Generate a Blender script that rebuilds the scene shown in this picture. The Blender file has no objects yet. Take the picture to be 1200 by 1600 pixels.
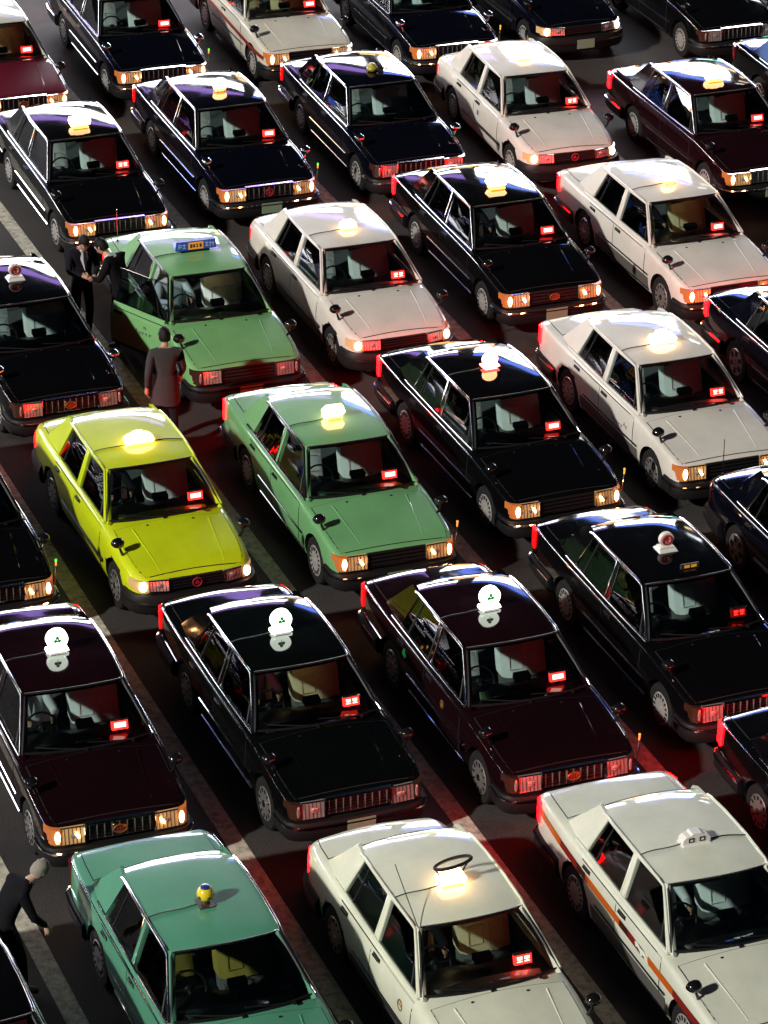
import bpy, bmesh, math, random
from mathutils import Vector, Matrix
R = math.radians
random.seed(7)
SC = bpy.context.scene
COL = SC.collection

# ------------------------------------------------------------------ camera
FPX, PITCH, ROLL, HCAM, HEAD = 5459.53, 0.4717, 0.0213, 20.98, -1.1907
cam_data = bpy.data.cameras.new('camera')
cam = bpy.data.objects.new('camera', cam_data); COL.objects.link(cam)
cam_data.sensor_fit = 'VERTICAL'; cam_data.sensor_height = 24.0
cam_data.lens = FPX * 24.0 / 1600.0
cam_data.clip_start = 0.5; cam_data.clip_end = 1000
_f = Vector((0, math.cos(PITCH), -math.sin(PITCH))); _r = Vector((1, 0, 0)); _u = _r.cross(_f)
_r2 = _r * math.cos(ROLL) + _u * math.sin(ROLL); _u2 = _u * math.cos(ROLL) - _r * math.sin(ROLL)
cam.matrix_world = Matrix(((_r2.x, _u2.x, -_f.x, 0), (_r2.y, _u2.y, -_f.y, 0), (_r2.z, _u2.z, -_f.z, HCAM), (0, 0, 0, 1)))
SC.camera = cam

# ------------------------------------------------------------------ night sky, key light, exposure
SUN_EL, SUN_AZ = R(30), R(-137)            # the light stands to the left of the lanes
world = bpy.data.worlds.new('World'); SC.world = world; world.use_nodes = True
wn = world.node_tree.nodes; wl = world.node_tree.links
sky = wn.new('ShaderNodeTexSky'); sky.sky_type = 'NISHITA'; sky.sun_disc = False
sky.sun_elevation = SUN_EL; sky.sun_rotation = math.pi / 2 - SUN_AZ
wl.new(sky.outputs[0], wn['Background'].inputs[0]); wn['Background'].inputs[1].default_value = 0.0042
sun_d = bpy.data.lights.new('sun', 'SUN'); sun_d.energy = 3.9; sun_d.angle = R(2.2); sun_d.color = (1.0, 0.955, 0.87)
sun = bpy.data.objects.new('sun', sun_d); COL.objects.link(sun)
sun.rotation_euler = Vector((-math.cos(SUN_EL) * math.cos(SUN_AZ), -math.cos(SUN_EL) * math.sin(SUN_AZ), -math.sin(SUN_EL))).to_track_quat('-Z', 'Y').to_euler()
vs = SC.view_settings; vs.view_transform = 'Standard'; vs.look = 'None'; vs.exposure = 0.0; vs.gamma = 1.0
vs.use_curve_mapping = False
SC.render.engine = 'CYCLES'
SC.cycles.use_denoising = True
SC.cycles.max_bounces = 7; SC.cycles.transparent_max_bounces = 12
SC.cycles.sample_clamp_indirect = 6.0
SC.cycles.caustics_reflective = False; SC.cycles.caustics_refractive = False

# ------------------------------------------------------------------ materials
MATS = {}
def pmat(name, col, rough=0.5, metal=0.0, coat=0.0, emit=None, estr=0.0, noise=0.0, nscale=6.0, bump=0.0, spec=0.5):
    if name in MATS: return MATS[name]
    m = bpy.data.materials.new(name); m.use_nodes = True
    nt = m.node_tree; b = nt.nodes['Principled BSDF']
    b.inputs['Base Color'].default_value = (*col, 1); b.inputs['Roughness'].default_value = rough
    b.inputs['Metallic'].default_value = metal; b.inputs['Coat Weight'].default_value = coat
    b.inputs['Coat Roughness'].default_value = 0.03; b.inputs['Specular IOR Level'].default_value = spec
    if emit:
        b.inputs['Emission Color'].default_value = (*emit, 1); b.inputs['Emission Strength'].default_value = estr
    if noise or bump:
        tc = nt.nodes.new('ShaderNodeTexCoord'); nz = nt.nodes.new('ShaderNodeTexNoise')
        nz.inputs['Scale'].default_value = nscale; nz.inputs['Detail'].default_value = 6; nz.inputs['Roughness'].default_value = 0.65
        nt.links.new(tc.outputs['Object'], nz.inputs['Vector'])
        if noise:
            mx = nt.nodes.new('ShaderNodeMix'); mx.data_type = 'RGBA'
            mx.inputs[6].default_value = (*[c * (1 - noise) for c in col], 1); mx.inputs[7].default_value = (*[min(1, c * (1 + noise * .6)) for c in col], 1)
            nt.links.new(nz.outputs['Fac'], mx.inputs[0]); nt.links.new(mx.outputs[2], b.inputs['Base Color'])
            mr = nt.nodes.new('ShaderNodeMapRange'); mr.inputs[3].default_value = rough * .8; mr.inputs[4].default_value = rough * 1.25
            nt.links.new(nz.outputs['Fac'], mr.inputs[0]); nt.links.new(mr.outputs[0], b.inputs['Roughness'])
        if bump:
            bp = nt.nodes.new('ShaderNodeBump'); bp.inputs['Strength'].default_value = bump; bp.inputs['Distance'].default_value = 0.01
            nt.links.new(nz.outputs['Fac'], bp.inputs['Height']); nt.links.new(bp.outputs[0], b.inputs['Normal'])
    MATS[name] = m
    return m
def paint(name, col):
    """clear-coated paint with road film, fine specks and a slight waviness of the sheet metal"""
    key = 'paint_' + name
    if key in MATS: return MATS[key]
    dark = max(col) < .05
    m = bpy.data.materials.new(key); m.use_nodes = True; nt = m.node_tree; b = nt.nodes['Principled BSDF']
    b.inputs['Roughness'].default_value = .5; b.inputs['Specular IOR Level'].default_value = 0 if dark else .25; b.inputs['Coat Weight'].default_value = 1
    tc = nt.nodes.new('ShaderNodeTexCoord'); oi = nt.nodes.new('ShaderNodeObjectInfo'); ad = nt.nodes.new('ShaderNodeVectorMath'); ad.operation = 'MULTIPLY_ADD'
    ad.inputs[1].default_value = (1, 1, 1); nt.links.new(tc.outputs['Object'], ad.inputs[0]); nt.links.new(oi.outputs['Location'], ad.inputs[2])
    def nz(sc, det=5):
        n = nt.nodes.new('ShaderNodeTexNoise'); n.inputs['Scale'].default_value = sc; n.inputs['Detail'].default_value = det; n.inputs['Roughness'].default_value = .65
        nt.links.new(ad.outputs[0], n.inputs['Vector']); return n
    film, speck, wave = nz(1.7, 7), nz(38, 3), nz(1.3, 1)
    def mix(a_, b_, fac, lo, hi):
        mr = nt.nodes.new('ShaderNodeMapRange'); mr.inputs[1].default_value = lo; mr.inputs[2].default_value = hi; nt.links.new(fac, mr.inputs[0])
        x = nt.nodes.new('ShaderNodeMix'); x.data_type = 'RGBA'; nt.links.new(mr.outputs[0], x.inputs[0])
        for i, q in ((6, a_), (7, b_)):
            if isinstance(q, tuple): x.inputs[i].default_value = (*q, 1)
            else: nt.links.new(q, x.inputs[i])
        return x.outputs[2]
    c1 = mix(tuple(c * .86 for c in col), tuple(min(1, c * 1.06) for c in col), film.outputs['Fac'], .3, .7)
    c2 = mix(c1, tuple(c * .72 + (.0008 if dark else .006) for c in col), speck.outputs['Fac'], .62, .80)
    nt.links.new(c2, b.inputs['Base Color'])
    mr = nt.nodes.new('ShaderNodeMapRange'); mr.inputs[1].default_value = .35; mr.inputs[2].default_value = .75; mr.inputs[3].default_value = .02; mr.inputs[4].default_value = .11
    nt.links.new(film.outputs['Fac'], mr.inputs[0]); nt.links.new(mr.outputs[0], b.inputs['Coat Roughness'])
    bp = nt.nodes.new('ShaderNodeBump'); bp.inputs['Strength'].default_value = .35; bp.inputs['Distance'].default_value = .012
    nt.links.new(wave.outputs['Fac'], bp.inputs['Height']); nt.links.new(bp.outputs[0], b.inputs['Coat Normal'])
    MATS[key] = m
    return m
def glass(name, tint, refl=1.0):
    m = bpy.data.materials.new(name); m.use_nodes = True; nt = m.node_tree; nt.nodes.clear()
    o = nt.nodes.new('ShaderNodeOutputMaterial'); mx = nt.nodes.new('ShaderNodeMixShader')
    t = nt.nodes.new('ShaderNodeBsdfTransparent'); t.inputs[0].default_value = (*tint, 1)
    g = nt.nodes.new('ShaderNodeBsdfGlossy'); g.inputs['Roughness'].default_value = 0.015; g.inputs[0].default_value = (refl, refl, refl, 1)
    f = nt.nodes.new('ShaderNodeFresnel'); f.inputs[0].default_value = 1.5
    nt.links.new(f.outputs[0], mx.inputs[0]); nt.links.new(t.outputs[0], mx.inputs[1]); nt.links.new(g.outputs[0], mx.inputs[2])
    nt.links.new(mx.outputs[0], o.inputs[0]); MATS[name] = m
    return m
PAINT = pmat('paint_slot', (.5, .5, .5))
TRIM = pmat('trim_slot', (.5, .5, .5))
SEATM = pmat('seat_slot', (.5, .5, .5))
CHROME = pmat('chrome', (.86, .86, .88), 0.10, 1.0)
STEEL = pmat('hub_silver', (.36, .35, .34), 0.36, 0.75)
HUBW = pmat('hub_cover', (.33, .32, .31), 0.42, 0.25, noise=.15, nscale=9)
RUBBER = pmat('tyre_rubber', (.012, .012, .012), 0.85, noise=.3, nscale=30, spec=.2)
BLACK = pmat('black_plastic', (.009, .009, .010), 0.5, spec=.25)
BLACKG = pmat('black_gloss', (.006, .006, .007), 0.12, coat=.6)
GAP = pmat('panel_gap', (.006, .006, .006), 0.8)
DASH = pmat('dash_vinyl', (.010, .010, .011), 0.32)
GLASS = glass('car_glass', (.88, .95, .93)); GLASSD = glass('side_glass', (.74, .80, .79))
LENS = pmat('clear_lens', (.62, .60, .56), 0.16, 0.65, coat=1.0)
LENSRIB = pmat('lens_rib', (.16, .15, .14), 0.2, 0.7)
LENSR = pmat('clear_corner_lens', (.11, .045, .03), 0.15, 0.6, coat=1.0)
AMBER = pmat('amber_lens', (.55, .13, .01), 0.2, coat=1.0)
AMBER_ON = pmat('amber_lens_lit', (.45, .16, .05), 0.2, .3, coat=1, emit=(1, .22, .03), estr=.28)
BULB_GLINT = pmat('bulb_and_glint_lit', (1, .8, .5), 0.3, emit=(1, .50, .20), estr=30)
BULBW = pmat('bulb_white_lit', (1, .9, .8), 0.3, emit=(1, .66, .42), estr=18)
HALF = pmat('lens_warm_lit', (.7, .5, .25), 0.2, 0.2, coat=1, emit=(1, .40, .09), estr=.13)
TAIL = pmat('tail_lens', (.16, .003, .004), 0.2, coat=1)
TAIL_ON = pmat('tail_lens_lit', (.4, .005, .01), 0.2, coat=1, emit=(1, .002, .003), estr=30)
TAIL_DIM = pmat('tail_lens_parking_lit', (.4, .005, .01), 0.2, coat=1, emit=(1, .003, .003), estr=3)
LEDR = pmat('led_red', (.5, .01, .01), 0.3, emit=(1, .02, .015), estr=4.5)
LEDW = pmat('led_core', (1, .5, .4), 0.3, emit=(1, .36, .30), estr=7)
LEDD = pmat('led_dark_red', (.10, .006, .006), 0.3, emit=(1, .01, .01), estr=.25)
LEDOFF = pmat('led_dim', (.25, .18, .17), 0.4)
LAMPW = pmat('lamp_white_lit', (1, .9, .75), 0.3, emit=(1, .56, .23), estr=12)
LAMPO = pmat('lamp_orange_lit', (1, .4, .05), 0.3, emit=(1, .27, .03), estr=11)
LAMPC = pmat('lamp_cool_lit', (.9, 1, .9), 0.3, emit=(.90, 1, .86), estr=5.5)
LAMPR = pmat('lamp_pink_lit', (1, .4, .4), 0.3, emit=(1, .16, .12), estr=8)
LAMPU = pmat('lamp_white_plastic', (.72, .70, .66), 0.35, noise=.08)
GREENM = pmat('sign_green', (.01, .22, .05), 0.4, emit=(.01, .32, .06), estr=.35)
REDM = pmat('sign_red', (.36, .02, .03), 0.4)
BLUEB = pmat('board_blue', (.015, .07, .36), 0.3, coat=.5, emit=(.02, .10, .6), estr=.12)
BLUEL = pmat('board_strokes', (.35, .55, .85), 0.4)
YELB = pmat('board_yellow', (.80, .34, .03), 0.35, emit=(1, .36, .03), estr=.22)
BALLY = pmat('ball_yellow', (.78, .60, .02), 0.25, coat=.8)
BALLB = pmat('ball_blue', (.01, .04, .22), 0.3, coat=.5)
BROWN = pmat('lamp_base_brown', (.05, .035, .025), 0.5)
DULLY = pmat('lamp_dull_yellow', (.34, .30, .03), 0.4, coat=.4)
COVER = pmat('seat_cover_white', (.78, .82, .82), 0.85, noise=.18, nscale=7, bump=.25)
COVERY = pmat('seat_cover_cream', (.60, .50, .30), 0.85, noise=.22, nscale=9, bump=.3)
SEATD = pmat('seat_grey', (.10, .105, .11), 0.9, noise=.2)
SEATY = pmat('seat_olive', (.28, .22, .035), 0.9, noise=.2)
DOMEL = pmat('dome_lamp_lit', (1, .8, .5), 0.4, emit=(1, .68, .32), estr=9)
PAPER = pmat('paper_green', (.30, .42, .26), 0.7)
PLATE = pmat('number_plate', (.20, .30, .20), 0.45)
GOLD = pmat('emblem_gold', (.50, .30, .10), 0.3, .8)
GREYLOW = pmat('lower_side_grey', (.10, .095, .088), 0.5, coat=.5, noise=.15)
STR_O = pmat('stripe_orange', (.52, .10, .006), 0.35, coat=.8, noise=.12)
STR_R = pmat('stripe_red', (.20, .012, .008), 0.35, coat=.8, noise=.12)
STR_D = pmat('stripe_dark', (.04, .008, .006), 0.35, coat=.8)
STR_W = pmat('stripe_figure_white', (.72, .70, .64), 0.4)
BLUED = pmat('sticker_blue', (.03, .09, .22), 0.5)
DECAL = pmat('sticker_dark', (.03, .03, .028), 0.6)
TIPG = pmat('pole_tip_green', (.02, .6, .05), 0.3, emit=(.05, 1, .1), estr=2.2)
TIPA = pmat('pole_tip_amber', (.6, .2, .02), 0.3, emit=(1, .35, .05), estr=1.2)

# ------------------------------------------------------------------ mesh helpers
class MB:
    def __init__(s): s.v = []; s.f = []; s.m = []; s.mats = []
    def slot(s, mat):
        if mat not in s.mats: s.mats.append(mat)
        return s.mats.index(mat)
    def add(s, vs_, fs, mat):
        k = len(s.v); i = s.slot(mat)
        s.v += [tuple(p) for p in vs_]; s.f += [tuple(k + a for a in f) for f in fs]; s.m += [i] * len(fs); return s
    def box(s, c, d, mat, rot=None, taper=1.0):
        M = rot.to_3x3() if rot else Matrix.Identity(3)
        P = [Vector((x * d[0] / 2 * (taper if z > 0 else 1), y * d[1] / 2 * (taper if z > 0 else 1), z * d[2] / 2)) for z in (-1, 1) for y in (-1, 1) for x in (-1, 1)]
        return s.add([Vector(c) + M @ p for p in P], [(0, 2, 3, 1), (4, 5, 7, 6), (0, 1, 5, 4), (2, 6, 7, 3), (0, 4, 6, 2), (1, 3, 7, 5)], mat)
    def prism(s, poly, off, mat):
        n = len(poly); off = Vector(off)
        a = [Vector(p) for p in poly]; b = [p + off for p in a]
        return s.add(a + b, [tuple(range(n)), tuple(range(2 * n - 1, n - 1, -1))] + [(i, i + n, (i + 1) % n + n, (i + 1) % n) for i in range(n)], mat)
    def lathe(s, prof, mat, c=(0, 0, 0), axis='Z', n=20, sx=1, sy=1):
        vs_ = []; fs = []
        for r, h in prof:
            for i in range(n):
                a = 2 * math.pi * i / n; x, y = r * math.cos(a) * sx, r * math.sin(a) * sy
                p = (x, y, h) if axis == 'Z' else ((x, h, y) if axis == 'Y' else (h, x, y))
                vs_.append(Vector(c) + Vector(p))
        for k in range(len(prof) - 1):
            for i in range(n):
                j = (i + 1) % n; fs.append((k * n + i, k * n + j, (k + 1) * n + j, (k + 1) * n + i))
        fs.append(tuple(range(n - 1, -1, -1))); fs.append(tuple(range((len(prof) - 1) * n, len(prof) * n)))
        return s.add(vs_, fs, mat)
    def tube(s, path, r, mat, n=6, flat=None):
        path = [Vector(p) for p in path]; vs_ = []; fs = []; N = len(path)
        for i, p in enumerate(path):
            t = (path[min(i + 1, N - 1)] - path[max(i - 1, 0)]).normalized()
            up = Vector((0, 0, 1)) if abs(t.z) < .95 else Vector((1, 0, 0))
            a = t.cross(up).normalized(); b = a.cross(t); rr = r[i] if isinstance(r, (list, tuple)) else r
            for k in range(n):
                g = 2 * math.pi * (k + .5) / n; vs_.append(p + a * math.cos(g) * rr * (flat or 1) + b * math.sin(g) * rr)
        for i in range(N - 1):
            for k in range(n):
                j = (k + 1) % n; fs.append((i * n + k, i * n + j, (i + 1) * n + j, (i + 1) * n + k))
        fs.append(tuple(range(n - 1, -1, -1))); fs.append(tuple(range((N - 1) * n, N * n)))
        return s.add(vs_, fs, mat)
    def ball(s, c, r, mat, n=12, m=8):
        rx, ry, rz = r if isinstance(r, (tuple, list)) else (r, r, r)
        vs_ = [(c[0], c[1], c[2] - rz)]; fs = []
        for k in range(1, m):
            t = -math.pi / 2 + math.pi * k / m
            for i in range(n):
                a = 2 * math.pi * i / n; vs_.append((c[0] + rx * math.cos(t) * math.cos(a), c[1] + ry * math.cos(t) * math.sin(a), c[2] + rz * math.sin(t)))
        vs_.append((c[0], c[1], c[2] + rz))
        for i in range(n): fs.append((0, 1 + (i + 1) % n, 1 + i))
        for k in range(m - 2):
            for i in range(n):
                j = (i + 1) % n; fs.append((1 + k * n + i, 1 + k * n + j, 1 + (k + 1) * n + j, 1 + (k + 1) * n + i))
        L = len(vs_) - 1
        for i in range(n): fs.append((L, 1 + (m - 2) * n + i, 1 + (m - 2) * n + (i + 1) % n))
        return s.add(vs_, fs, mat)
    def grid(s, P, mat, thick=None, wall=None):
        """P[i][j] points; thick = offset vector function or vector giving a solid sheet"""
        ni, nj = len(P), len(P[0]); vs_ = [p for row in P for p in row]; fs = []
        for i in range(ni - 1):
            for j in range(nj - 1): fs.append((i * nj + j, (i + 1) * nj + j, (i + 1) * nj + j + 1, i * nj + j + 1))
        s.add(vs_, fs, mat)
        if thick is not None:
            off = Vector(thick); K = len(s.v) - len(vs_)
            edge = [(i, 0) for i in range(ni)] + [(ni - 1, j) for j in range(1, nj)] + [(i, nj - 1) for i in range(ni - 2, -1, -1)] + [(0, j) for j in range(nj - 2, 0, -1)]
            e = [Vector(P[i][j]) for i, j in edge]; n = len(e)
            s.add(e + [p + off for p in e], [(a, (a + 1) % n, (a + 1) % n + n, a + n) for a in range(n)], wall or mat)
            s.add([Vector(p) + off for p in vs_], [tuple(reversed(f)) for f in fs], wall or mat)
        return s
    def mesh(s, name, angle=35, fix=True):
        me = bpy.data.meshes.new(name); me.from_pydata(s.v, [], s.f)
        for m in s.mats: me.materials.append(m)
        me.polygons.foreach_set('material_index', s.m); me.update()
        if fix:
            bm = bmesh.new(); bm.from_mesh(me); bmesh.ops.recalc_face_normals(bm, faces=bm.faces); bm.to_mesh(me); bm.free()
        me.shade_smooth(); me.set_sharp_from_angle(angle=R(angle))
        return me
def part(name, me, parent, loc=None, rot=None, slots=None):
    o = bpy.data.objects.new(name, me); COL.objects.link(o); o.parent = parent
    if loc: o.location = loc
    if rot: o.rotation_euler = rot
    if slots:
        for i, m in enumerate(me.materials):
            if m.name in slots:
                o.material_slots[i].link = 'OBJECT'; o.material_slots[i].material = slots[m.name]
    return o
def thing(name, label, cat, group=None, loc=(0, 0, 0), rz=0):
    o = bpy.data.objects.new(name, None); COL.objects.link(o); o.empty_display_size = .2
    o.location = loc; o.rotation_euler = (0, 0, rz); o['label'] = label; o['category'] = cat
    if group: o['group'] = group
    return o
def lerp(a, b, t): return a + (b - a) * t
def interp(tab, x):
    if x <= tab[0][0]: return tab[0][1]
    for (a, u), (b, v) in zip(tab, tab[1:]):
        if x <= b:
            t = (x - a) / (b - a); return lerp(u, v, t)
    return tab[-1][1]
def interps(tab, x):
    """smooth (monotone-ish Catmull-Rom) table lookup"""
    if x <= tab[0][0]: return tab[0][1]
    if x >= tab[-1][0]: return tab[-1][1]
    for i in range(len(tab) - 1):
        if x <= tab[i + 1][0]:
            x0, y0 = tab[i]; x1, y1 = tab[i + 1]; h = x1 - x0; t = (x - x0) / h
            def slope(k):
                if k <= 0 or k >= len(tab) - 1:
                    k2 = min(max(k, 0), len(tab) - 2); return (tab[k2 + 1][1] - tab[k2][1]) / (tab[k2 + 1][0] - tab[k2][0])
                a = (tab[k][1] - tab[k - 1][1]) / (tab[k][0] - tab[k - 1][0]); b = (tab[k + 1][1] - tab[k][1]) / (tab[k + 1][0] - tab[k][0])
                return 0 if a * b <= 0 else 2 * a * b / (a + b)
            m0, m1 = slope(i) * h, slope(i + 1) * h
            return (2*t**3 - 3*t**2 + 1)*y0 + (t**3 - 2*t**2 + t)*m0 + (-2*t**3 + 3*t**2)*y1 + (t**3 - t**2)*m1

# ------------------------------------------------------------------ ground and lane markings
HD = Vector((math.cos(HEAD), math.sin(HEAD), 0)); HN = Vector((-HD.y, HD.x, 0))     # along the lanes / across them
def lanept(lat, lon, z=0): return HD * lon + HN * lat + Vector((0, 0, z))
def asphalt():
    m = bpy.data.materials.new('asphalt'); m.use_nodes = True; nt = m.node_tree; b = nt.nodes['Principled BSDF']
    tc = nt.nodes.new('ShaderNodeTexCoord')
    big = nt.nodes.new('ShaderNodeTexNoise'); big.inputs['Scale'].default_value = .45; big.inputs['Detail'].default_value = 8; big.inputs['Roughness'].default_value = .6
    fine = nt.nodes.new('ShaderNodeTexNoise'); fine.inputs['Scale'].default_value = 55; fine.inputs['Detail'].default_value = 4
    oil = nt.nodes.new('ShaderNodeTexNoise'); oil.inputs['Scale'].default_value = 1.1; oil.inputs['Detail'].default_value = 3
    for n in (big, fine, oil): nt.links.new(tc.outputs['Object'], n.inputs['Vector'])
    r1 = nt.nodes.new('ShaderNodeValToRGB'); r1.color_ramp.elements[0].position = .3; r1.color_ramp.elements[0].color = (.028, .026, .026, 1)
    r1.color_ramp.elements[1].position = .72; r1.color_ramp.elements[1].color = (.060, .055, .052, 1)
    nt.links.new(big.outputs['Fac'], r1.inputs[0])
    r2 = nt.nodes.new('ShaderNodeValToRGB'); r2.color_ramp.elements[0].position = .35; r2.color_ramp.elements[0].color = (.55, .55, .55, 1); r2.color_ramp.elements[1].position = .7; r2.color_ramp.elements[1].color = (1.6, 1.6, 1.6, 1)
    nt.links.new(fine.outputs['Fac'], r2.inputs[0])
    r3 = nt.nodes.new('ShaderNodeValToRGB'); r3.color_ramp.elements[0].position = .30; r3.color_ramp.elements[0].color = (.45, .43, .42, 1); r3.color_ramp.elements[1].position = .42; r3.color_ramp.elements[1].color = (1, 1, 1, 1)
    nt.links.new(oil.outputs['Fac'], r3.inputs[0])
    a = nt.nodes.new('ShaderNodeMix'); a.data_type = 'RGBA'; a.blend_type = 'MULTIPLY'; a.inputs[0].default_value = 1
    c = nt.nodes.new('ShaderNodeMix'); c.data_type = 'RGBA'; c.blend_type = 'MULTIPLY'; c.inputs[0].default_value = 1
    nt.links.new(r1.outputs[0], a.inputs[6]); nt.links.new(r2.outputs[0], a.inputs[7]); nt.links.new(a.outputs[2], c.inputs[6]); nt.links.new(r3.outputs[0], c.inputs[7])
    nt.links.new(c.outputs[2], b.inputs['Base Color']); b.inputs['Roughness'].default_value = .72; b.inputs['Specular IOR Level'].default_value = .3
    bp = nt.nodes.new('ShaderNodeBump'); bp.inputs['Strength'].default_value = .35; bp.inputs['Distance'].default_value = .012
    nt.links.new(fine.outputs['Fac'], bp.inputs['Height']); nt.links.new(bp.outputs[0], b.inputs['Normal'])
    return m
def linepaint():
    m = bpy.data.materials.new('road_paint'); m.use_nodes = True; nt = m.node_tree; b = nt.nodes['Principled BSDF']
    tc = nt.nodes.new('ShaderNodeTexCoord'); nz = nt.nodes.new('ShaderNodeTexNoise'); nz.inputs['Scale'].default_value = 9; nz.inputs['Detail'].default_value = 8; nz.inputs['Roughness'].default_value = .7
    nt.links.new(tc.outputs['Object'], nz.inputs['Vector'])
    r = nt.nodes.new('ShaderNodeValToRGB'); r.color_ramp.elements[0].position = .34; r.color_ramp.elements[0].color = (.20, .19, .165, 1)
    r.color_ramp.elements[1].position = .58; r.color_ramp.elements[1].color = (.58, .56, .45, 1)
    nt.links.new(nz.outputs['Fac'], r.inputs[0]); nt.links.new(r.outputs[0], b.inputs['Base Color']); b.inputs['Roughness'].default_value = .7
    return m
g = MB().add([(-300, -150, 0), (300, -150, 0), (300, 400, 0), (-300, 400, 0)], [(0, 1, 2, 3)], asphalt()).mesh('ground')
ground = part('ground', g, None); ground['kind'] = 'structure'
RP = linepaint()
for lat, lo, hi in [(8.12, -38, -20), (10.76, -64, -20), (13.31, -64, -20), (15.85, -66, -20), (18.40, -66, -20), (20.98, -68, -26), (23.55, -70, -30)]:
    w = .11
    mb = MB(); n = 24
    P = [[lanept(lat - w, lerp(lo, hi, i / n), .005), lanept(lat + w, lerp(lo, hi, i / n), .005)] for i in range(n + 1)]
    mb.grid(P, RP)
    o = part('lane_marking', mb.mesh('lane_marking', fix=False), None); o['kind'] = 'structure'

# ------------------------------------------------------------------ the taxi: surface of the body
STYLES = {
 'boxy': dict(
    W=[(-2.52, .765), (-2.44, .795), (-2.2, .822), (-1.4, .845), (1.0, .848), (1.65, .838), (1.92, .815), (2.02, .785), (2.06, .76)],
    T=[(-2.52, .90), (-2.47, .925), (-2.30, .945), (-1.85, .972), (-1.3, .955), (.6, .945), (.97, .937), (1.4, .862), (1.85, .775), (1.98, .742), (2.04, .722), (2.06, .70)],
    S=[(-2.52, .865), (-2.3, .895), (-1.4, .895), (0, .885), (.9, .865), (1.4, .815), (1.85, .745), (2.06, .68)],
    sec=[(0, .20, 0), (.88, .19, 0), (.945, .22, 0), (.98, .33, 0), (.995, .45, 0), (1.0, .54, 0), (1.0, -.26, 1), (.994, -.12, 1), (.986, -.055, 1), (.976, -.022, 1), (.955, -.004, 1), (.925, .004, 1), (.88, .012, 1)],
    hl=(.505, .695), cl_chrome=True),
 'round': dict(
    W=[(-2.46, .60), (-2.42, .70), (-2.32, .775), (-2.1, .82), (-1.4, .845), (1.0, .848), (1.55, .835), (1.84, .80), (1.97, .745), (2.03, .68), (2.05, .62)],
    T=[(-2.46, .83), (-2.42, .87), (-2.30, .915), (-2.1, .945), (-1.80, .965), (-1.3, .955), (.6, .945), (.97, .937), (1.4, .868), (1.78, .785), (1.95, .73), (2.02, .695), (2.05, .66)],
    S=[(-2.46, .77), (-2.3, .845), (-2.0, .872), (-1.4, .885), (0, .88), (.9, .86), (1.4, .80), (1.85, .715), (2.05, .625)],
    sec=[(0, .20, 0), (.86, .19, 0), (.94, .225, 0), (.975, .33, 0), (.993, .45, 0), (1.0, .55, 0), (1.0, -.27, 1), (.99, -.14, 1), (.975, -.075, 1), (.955, -.035, 1), (.925, -.005, 1), (.885, .012, 1), (.84, .024, 1)],
    hl=(.53, .665), cl_chrome=False)}
def section(st, x):
    d = STYLES[st]; W = interps(d['W'], x); T = interps(d['T'], x); S = interps(d['S'], x)
    pts = [(fy * W, z if not k else S + z) for fy, z, k in d['sec']]
    y1, z1 = pts[-1]
    for t in (.25, .5, .75, 1.0):
        pts.append((y1 * (1 - t), lerp(z1, T, math.sin(t * math.pi / 2))))
    return pts
def side_y(st, x, z):
    p = section(st, x)[2:13]
    for (a, u), (b, v) in zip(p, p[1:]):
        if u <= z <= v: return lerp(a, b, (z - u) / (v - u) if v > u else 0)
    return p[-1][0] if z > p[-1][1] else p[0][0]
def top_z(st, x, y):
    p = section(st, x)[10:]
    for (a, u), (b, v) in zip(p, p[1:]):
        if b <= abs(y) <= a: return lerp(u, v, (a - abs(y)) / (a - b) if a > b else 0)
    return p[-1][1]
def stations(st):
    lo, hi = STYLES[st]['W'][0][0], STYLES[st]['W'][-1][0]
    xs = [lo, lo + .02, lo + .045, lo + .08, lo + .13, lo + .2, lo + .3]
    while xs[-1] < hi - .42: xs.append(xs[-1] + .11)
    return xs + [hi - .3, hi - .2, hi - .13, hi - .08, hi - .045, hi - .02, hi]
def tmp_obj(me):
    o = bpy.data.objects.new('tmp', me); COL.objects.link(o); return o
AX = 1.36
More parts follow.
